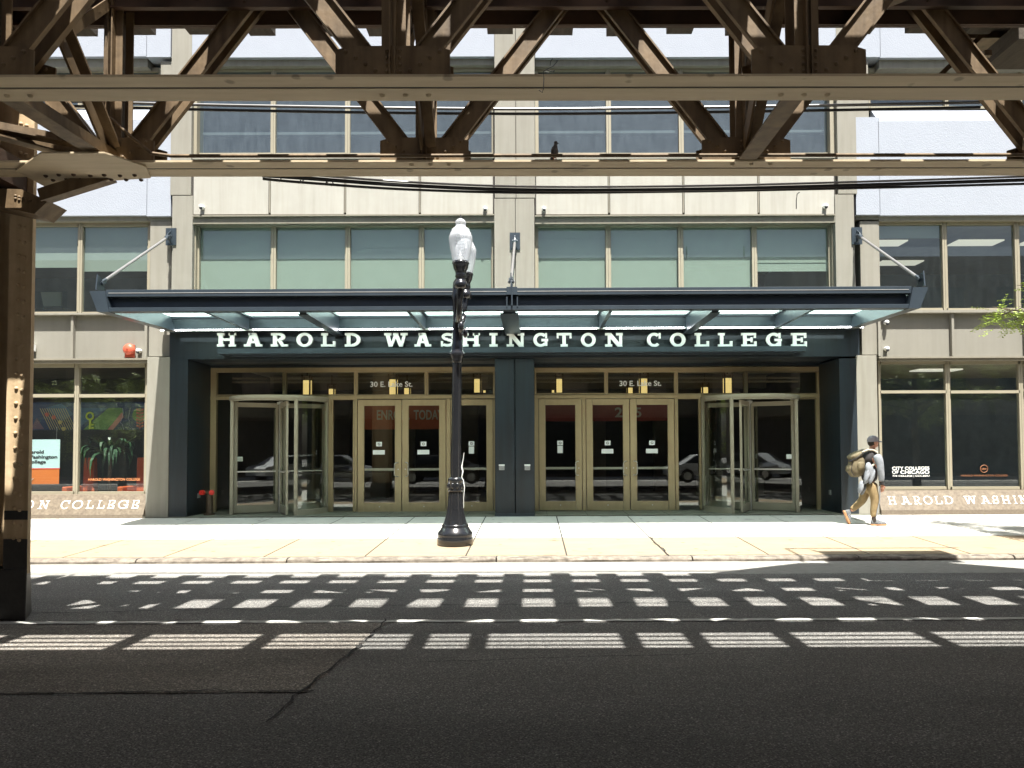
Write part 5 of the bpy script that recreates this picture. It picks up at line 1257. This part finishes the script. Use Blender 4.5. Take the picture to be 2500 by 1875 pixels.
E_ = [(0, 1), (1, 2), (2, 3), (3, 4), (4, 5), (5, 6), (6, 7), (7, 8), (3, 9), (9, 10), (10, 11), (11, 12), (3, 13), (13, 14), (14, 15), (15, 16), (0, 17), (17, 18), (18, 19), (0, 20), (20, 21), (21, 22)]
body = skin('body', N_, E_, skin_m, man)
ex = MB(); hc = J(2132, 1080)
ex.ball(hc + Vector((.0, 0, .005)), .092, .076, .118, 16, 12)                       # skull
ex.ball(hc + Vector((.045, 0, -.062)), .042, .045, .040, 12, 8)                    # jaw
ex.poly([hc + Vector((.086, -.012, .016)), hc + Vector((.086, .012, .016)), hc + Vector((.112, .013, -.026)), hc + Vector((.112, -.013, -.026))], Vector((-.03, 0, -.006)))
ex.ball(hc + Vector((.084, 0, -.052)), .012, .024, .007, 8, 6)
for s in (-1, 1):
    ex.ball(hc + Vector((-.005, s * .078, -.005)), .018, .010, .032, 8, 6)
    ex.ball(hc + Vector((.078, s * .032, .012)), .012, .014, .009, 8, 6)
# hands: palm, four fingers and a thumb, loosely curled
for (w0, s) in ((J(2142, 1183, -.19), -1), (J(2125, 1183, .19), 1)):
    ex.ball(w0 + Vector((.008, 0, -.035)), .036, .020, .048, 10, 8)
    for k, L in enumerate((.062, .070, .066, .052)):
        f0 = w0 + Vector((.030 - k * .019, 0, -.072)); 
        ex.tube([f0, f0 + Vector((.006, s * -.004, -L * .4)), f0 + Vector((.0, s * -.018, -L * .75)), f0 + Vector((-.012, s * -.030, -L * .9))], [.0095, .009, .008, .006], 7)
    f0 = w0 + Vector((.036, 0, -.022)); ex.tube([f0, f0 + Vector((.020, s * -.006, -.022)), f0 + Vector((.024, s * -.012, -.048))], [.011, .010, .007], 7)
append_mesh(body, ex)
hr = MB().ball(hc + Vector((-.022, 0, .0)), .085, .082, .085, 14, 10); hr.build('hair', hair_m, man)
ey = MB()
for s in (-1, 1): ey.ball(hc + Vector((.086, s * .032, .012)), .006, .008, .006, 8, 6).ball(hc + Vector((.08, s * .032, .030)), .012, .02, .005, 8, 5)
ey.build('eyes', hair_m, man)
cp_ = MB(); vs = []; n = 20; m_ = 8; cc = hc + Vector((-.008, 0, .028))
for i in range(m_ + 1):
    a = math.pi / 2 * i / m_
    for k in range(n):
        t = 2 * math.pi * k / n; vs.append(cc + Vector((.108 * math.cos(a) * math.cos(t), .094 * math.cos(a) * math.sin(t), .105 * math.sin(a) ** .9 if i else -.018)))
cp_.add(vs, [(i * n + k, i * n + (k + 1) % n, (i + 1) * n + (k + 1) % n, (i + 1) * n + k) for i in range(m_) for k in range(n)], True)
cp_.build('cap', cap_m, man)
cp_ = MB(); vs = []
for i in range(5):
    for k in range(9):
        t = (k / 8 - .5) * 2; vs.append(cc + Vector((.07 + i / 4 * .095 * (1 - .35 * t * t), t * .075, .012 - .010 * i / 4 * 2 - .02 * t * t)))
cp_.add(vs, [(i * 9 + k, i * 9 + k + 1, (i + 1) * 9 + k + 1, (i + 1) * 9 + k) for i in range(4) for k in range(8)], True)
vo = [v - Vector((0, 0, .006)) for v in vs]; cp_.add(vo, [(i * 9 + k, (i + 1) * 9 + k, (i + 1) * 9 + k + 1, i * 9 + k + 1) for i in range(4) for k in range(8)], True)
cp_.build('cap_peak', cap_m, man, recalc=False)
# sweater: dark body, pale sleeves
swt = skin('sweater', [(J(2124, 1180), .132, .168), (J(2122, 1155), .115, .16), (J(2121, 1132), .12, .18), (J(2123, 1113), .115, .19), (J(2128, 1101), .07, .085), (J(2127, 1111, -.17), .10, .10), (J(2125, 1112, .17), .085, .085)], [(0, 1), (1, 2), (2, 3), (3, 4), (3, 5), (3, 6)], blk_m, man)
for s, pts in ((-1, [(2128, 1108, -.18), (2135, 1126, -.22), (2136, 1144, -.235), (2139, 1160, -.22), (2140, 1175, -.205)]), (1, [(2124, 1110, .18), (2121, 1143, .23), (2124, 1174, .205)])):
    rr_ = [.105, .078, .068, .062, .054] if s < 0 else [.10, .068, .054]
    skin('sleeve', [(J(u, v, d), r, r) for (u, v, d), r in zip(pts, rr_)], [(i, i + 1) for i in range(len(pts) - 1)], slv_m, man)
    e = J(*pts[-1]); MB().cyl(e + Vector((0, 0, .0)), e + Vector((.012, 0, -.055)), .046, .040, n=14).build('cuff', blk_m, man)
MB().lathe([(.066, -.02), (.062, .0), (.058, .022), (.05, .02)], tuple(J(2128, 1099)), 18).build('collar', slv_m, man)
trs = skin('trousers', [(J(2124, 1174), .118, .155), (J(2124, 1184), .13, .165), (J(2124, 1194, -.085), .108, .105), (J(2130, 1210, -.09), .092, .09), (J(2131, 1225, -.09), .080, .078), (J(2128, 1244, -.09), .070, .068), (J(2127, 1262, -.09), .056, .056),
                        (J(2119, 1194, .085), .108, .105), (J(2115, 1210, .09), .092, .09), (J(2111, 1222, .09), .082, .08), (J(2096, 1236, .095), .068, .066), (J(2083, 1247, .10), .054, .054)],
           [(0, 1), (1, 2), (2, 3), (3, 4), (4, 5), (5, 6), (1, 7), (7, 8), (8, 9), (9, 10), (10, 11)], tr_m, man)
sp = MB(); pts = [J(2135, 1186, -.20), J(2137, 1200, -.195), J(2138, 1212, -.17), J(2138, 1225, -.155), J(2134, 1244, -.145), J(2132, 1260, -.135)]
sp.tube(pts, .010, 6); sp.build('side_stripe', slv_m, man)
# shoes
def shoe(heel, toe, up, side):
    heel, toe = Vector(heel), Vector(toe); a = (toe - heel).normalized(); b = a.cross(up).normalized(); up = b.cross(a); L = (toe - heel).length
    def loft(prof, name, m, z0):
        mb = MB(); vs = []
        for (t, wd, hh) in prof:
            for k in range(10):
                an = math.pi * k / 9; vs.append(heel + a * (L * t) + b * (wd * math.cos(an)) + up * (z0 + hh * math.sin(an)))
        nn = len(prof); mb.add(vs, [(i * 10 + k, i * 10 + k + 1, (i + 1) * 10 + k + 1, (i + 1) * 10 + k) for i in range(nn - 1) for k in range(9)] + [(i * 10, (i + 1) * 10, (i + 1) * 10 + 9, i * 10 + 9) for i in range(nn - 1)] + [tuple(range(10)), tuple((nn - 1) * 10 + k for k in range(10))], True)
        return mb.build(name, m, man)
    loft([(0, .028, .06), (.05, .036, .10), (.25, .040, .105), (.45, .044, .085), (.7, .050, .058), (.9, .044, .045), (1, .02, .022)], 'shoe', shoe_m, .024)
    sm = MB(); ol = []
    for (t, wd) in [(-.02, .024), (.05, .038), (.4, .040), (.72, .052), (.93, .044), (1.02, .018)]: ol.append((t, wd))
    low = [heel + a * (L * t) + b * wd for t, wd in ol] + [heel + a * (L * t) - b * wd for t, wd in reversed(ol)]
    sm.poly(low, up * .026); sm.build('sole', sole_m, man)
    stp = MB()
    for k in range(3):
        for s in (-1, 1):
            q = heel + a * (L * (.42 + .1 * k)); stp.beam(q + b * s * .047 + up * .03, q + b * s * .030 + a * -.02 + up * .088, .014, .006)
    stp.build('shoe_stripes', slv_m, man)
sh = J(2122, 1284, -.09); shoe((sh.x, sh.y, gq + .004), (sh.x + .285, sh.y, gq + .004), Vector((0, 0, 1)), 1)
h2, t2_ = J(2064, 1249, .10), J(2077, 1277, .10); t2_.z = gq + .01; shoe(h2, t2_, Vector((1, 0, .35)), 1)
MB().lathe([(.045, 0), (.043, .05), (.04, .1)], (sh.x + .05, sh.y, gq + .07), 12).build('sock', hair_m, man)
# backpack with flap, pockets and straps: carried, a thing of its own
bp_root = empty('backpack', (J(2086, 1160).x, YQ, J(2086, 1163).z), 'khaki canvas backpack with flap and bulging pockets on the walking man', 'backpack')
def blob(name, c, rx, ry, rz, m, parent, rot=0, p=.6, seed=0, amp=.04):
    rnd = random.Random(seed); mb = MB(); n, k_ = 20, 14; vs = []
    ph = [(rnd.uniform(2, 6), rnd.uniform(0, 6)) for _ in range(4)]
    for i in range(k_ + 1):
        a = math.pi * i / k_
        for k in range(n):
            t = 2 * math.pi * k / n
            f = lambda x: math.copysign(abs(x) ** p, x)
            w_ = 1 + amp * sum(math.sin(q * a + r + (q + 1) // 1 * t) for q, r in ph) / 2
            v = Vector((rx * f(math.sin(a)) * f(math.cos(t)) * w_, ry * f(math.sin(a)) * f(math.sin(t)) * w_, rz * f(math.cos(a)) * w_))
            v.rotate(Matrix.Rotation(rot, 3, 'Y')); vs.append(Vector(c) + v)
    mb.add(vs, [(i * n + k, i * n + (k + 1) % n, (i + 1) * n + (k + 1) % n, (i + 1) * n + k) for i in range(k_) for k in range(n)], True)
    return mb.build(name, m, parent)
blob('main_sack', J(2090, 1138), .135, .15, .205, pack_m, bp_root, R(8), .62, 1)
blob('top_flap', J(2087, 1112), .13, .155, .055, pack_m, bp_root, R(-28), .6, 2, .03)
blob('pocket', J(2078, 1145), .085, .12, .085, pack_m, bp_root, R(10), .7, 3)
blob('pocket', J(2094, 1137, -.14), .07, .05, .08, pack_m, bp_root, 0, .7, 4)
stm = mat('pale_webbing', (.38, .34, .27), .8)
MB().tube([J(2098, 1104, -.12), J(2112, 1098, -.135), J(2124, 1099, -.15), J(2132, 1104, -.17), J(2134, 1115, -.18), J(2128, 1130, -.19), J(2112, 1142, -.17)], .022, 6).build('strap', stm, bp_root)
MB().tube([J(2098, 1104, .12), J(2112, 1098, .13), J(2124, 1100, .14), J(2132, 1112, .16)], .022, 6).build('strap', stm, bp_root)
MB().box(*[q for q in (J(2070, 1124).x, J(2075, 1124).x)], YQ - .08, YQ - .05, J(2070, 1128).z, J(2070, 1122).z).tube([J(2070, 1126, -.1), J(2084, 1118, -.16), J(2100, 1104, -.15)], .010, 5).tube([J(2076, 1126, -.1), J(2072, 1150, -.12), J(2080, 1160, -.1)], .009, 5).build('buckle_strap', M['cable'], bp_root)
jk = empty('tied_jacket', (J(2110, 1175).x, YQ - .18, J(2100, 1205).z), 'crumpled pale grey jacket hanging from the backpack over his hip', 'jacket')
blob('upper_cloth', J(2113, 1150, -.20), .075, .045, .16, slv_m, jk, R(-12), .9, 6, .12)
blob('fold', J(2106, 1160, -.20), .05, .05, .15, slv_m, jk, R(14), .9, 7, .15)
blob('fold', J(2117, 1163, -.21), .04, .035, .13, slv_m, jk, R(20), .9, 9, .15)
blob('lower_cloth', J(2094, 1188, -.14), .045, .06, .115, slv_m, jk, R(12), .9, 8, .12)
blob('dark_lining', J(2101, 1195, -.12), .035, .05, .10, shoe_m, jk, R(22), .9, 5, .12)

# ================================================================== TREES
def tree(X, Y, hcr, rcr, seed, label, nl=5200, big=False):
    rnd = random.Random(seed); z0 = gz(Y)
    t = empty('street_tree', (X, Y, z0), label, 'tree', 'street trees')
    tb = MB(); tips = []
    tb.tube([(X, Y, z0 - .1), (X + .02, Y, z0 + 1.0), (X - .03, Y + .03, z0 + 2.0), (X, Y, z0 + hcr - .3)], [.13, .10, .085, .06], 10)
    for k in range(26):
        a = rnd.uniform(0, 2 * math.pi); L = rcr * rnd.uniform(.55, 1.05); zst = z0 + hcr * rnd.uniform(.55, 1.0)
        p0 = Vector((X, Y, zst)); d = Vector((math.cos(a), math.sin(a), rnd.uniform(.0, .75)))
        pts = [p0 + d * L * s + Vector((rnd.uniform(-.06, .06), rnd.uniform(-.06, .06), -.16 * L * s * s)) for s in (0, .3, .6, 1)]
        tb.tube(pts, [.045, .03, .018, .006], 6); tips.append(pts)
        for _ in range(4):
            s = rnd.uniform(.3, .95); q = pts[0].lerp(pts[3], s); e = q + Vector((rnd.uniform(-.5, .5), rnd.uniform(-.5, .5), rnd.uniform(-.35, .3)))
            tb.tube([q, q.lerp(e, .5) + Vector((0, 0, .03)), e], [.012, .008, .004], 5); tips.append([q, q.lerp(e, .5), q.lerp(e, .8), e])
    tb.build('trunk', M['bark'], t)
    lf = MB()
    for _ in range(nl // 14):
        br = rnd.choice(tips); s = rnd.uniform(.35, 1.0); q = br[0].lerp(br[3], s) + Vector((rnd.gauss(0, .09), rnd.gauss(0, .09), rnd.gauss(0, .09)))
        dr = Vector((rnd.uniform(-1, 1), rnd.uniform(-1, 1), rnd.uniform(-.7, .35))).normalized(); sd_ = dr.cross(Vector((0, 0, 1))).normalized()
        for j in range(7):                       # compound leaf: paired leaflets on a stalk
            for g in (-1, 1):
                b = q + dr * (.045 * j); o = sd_ * g; tip = b + o * rnd.uniform(.055, .085) + dr * .02 + Vector((0, 0, rnd.uniform(-.025, .012)))
                wv = dr * .013 + Vector((0, 0, rnd.uniform(-.006, .006)))
                lf.add([b, b + (tip - b) * .5 + wv, tip, b + (tip - b) * .5 - wv], [(0, 1, 2, 3)])
    lf.build('crown', M['leaf'], t, recalc=False)
tree(10.45, 12.3, 4.0, 2.75, 11, 'young bright green street tree whose leafy branches reach in at the right edge', 42000)
tree(-11.4, 11.9, 3.1, 2.5, 12, 'leafy street tree left of the view, mirrored in the left shop windows', 22000)

# ================================================================== BUILDING OPPOSITE (seen mirrored in the glass)
part('upper_wall', MB().box(-17, 18, YP + .02, YP + .5, P(1300, -160, YP).z + .001, 34), M['opp'])
for x0, x1, nm in ((-80, -17.01, 'left of'), (18.01, 80, 'right of')):  # unseen side buildings, added to cut sky light under the tracks
    nb = empty('unseen_neighbour_building', ((x0 + x1) / 2, 16.3, 0), 'plain masonry building standing %s the college' % nm, 'building')
    MB().box(x0, x1, 16.3, 26, 0, 30).build('wall', M['opp'], nb)
    for k in range(10):
        for fz0 in (5, 8.6, 12.2, 15.8, 19.4): MB().box(x0 + 4 + k * 5.8, x0 + 6.8 + k * 5.8, 16.28, 16.3, fz0, fz0 + 2).build('window', M['opp_win'], nb)
op = empty('opposite_building', (0, -8, 0), 'dark masonry building across the street, mirrored in the windows', 'building')
MB().box(-80, 80, -10, -8, 0, 12).build('wall', M['opp'], op)
for k in range(-7, 8):
    for fz0 in (4.6, 8.2):
        MB().box(k * 4.4 - 1.3, k * 4.4 + 1.3, -7.99, -7.95, fz0, fz0 + 2.1).build('window', M['opp_win'], op)
MB().box(-34, 34, -7.9, -7.6, 3.6, 4.2).build('cornice', M['conc_dark'], op)
MB().box(-34, 34, -7.98, -7.9, .3, 3.4).build('shop_glass', M['opp_win'], op)
tag(sheet('far_pavement', -80, 80, -8, -2.2, .12, .12, M['walk']), kind='structure')

# ---- parked cars behind the viewer, mirrored in the door glass
def car(X, Y, L, m, label):
    c = empty('parked_car', (X, Y, 0), label, 'car', 'parked cars across the street')
    pr = [(-.5, .35), (-.5, .72), (-.47, .82), (-.36, .92), (-.22, 1.36), (.14, 1.42), (.30, .98), (.46, .80), (.5, .62), (.5, .35)]
    mb = MB()
    def sec(sc, yy): return [Vector((X + x * L * (1 if z < .95 else sc), Y + yy, z)) for x, z in pr]
    a, b, c2, d = sec(1, -.85), sec(1, .85), None, None
    n = len(pr); 
    yi = lambda z, s: Y + s * (.88 if z < .95 else .66)
    va = [Vector((p.x, yi(p.z, -1), p.z)) for p in a]; vb = [Vector((p.x, yi(p.z, 1), p.z)) for p in a]
    mb.add(va + vb, [tuple(range(n)), tuple(range(2 * n - 1, n - 1, -1))] + [(i, i + n, (i + 1) % n + n, (i + 1) % n) for i in range(n)])
    mb.build('body', m, c, .02)
    for s in (-1, 1):
        g = MB(); yo = s * .80
        g.poly([Vector((X + L * x, Y + s * (.905 if z < 1 else .70), z)) for x, z in [(-.33, .95), (.26, .97), (.13, 1.36), (-.21, 1.31)]], Vector((0, s * -.02, 0))).build('side_window', M['opp_win'], c)
        for x in (-.31, .31):
            w_ = MB().cyl((X + L * x, Y + s * .78, .33), (X + L * x, Y + s * .93, .33), .33, n=20).build('wheel', M['cable'], c)
            MB().cyl((X + L * x, Y + s * .925, .33), (X + L * x, Y + s * .94, .33), .2, n=16).build('rim', M['bar'], w_)
    MB().box(X + L * .495, X + L * .505, Y - .75, Y - .45, .62, .74).box(X + L * .495, X + L * .505, Y + .45, Y + .75, .62, .74).build('headlights', M['paper'], c)
car(-10.0, -3.2, 4.7, mat('silver_car_paint', (.42, .44, .46), .25, metal=.5, var=.02), 'silver car parked across the street, mirrored in the left windows')
car(-4.4, -3.2, 4.6, mat('dark_car_paint', (.04, .045, .05), .2, var=.02), 'dark car parked across the street, mirrored in the left doors')
car(9.0, -3.2, 4.8, mat('white_car_paint', (.7, .72, .74), .2, var=.02), 'white car parked across the street, mirrored in the right revolving door')
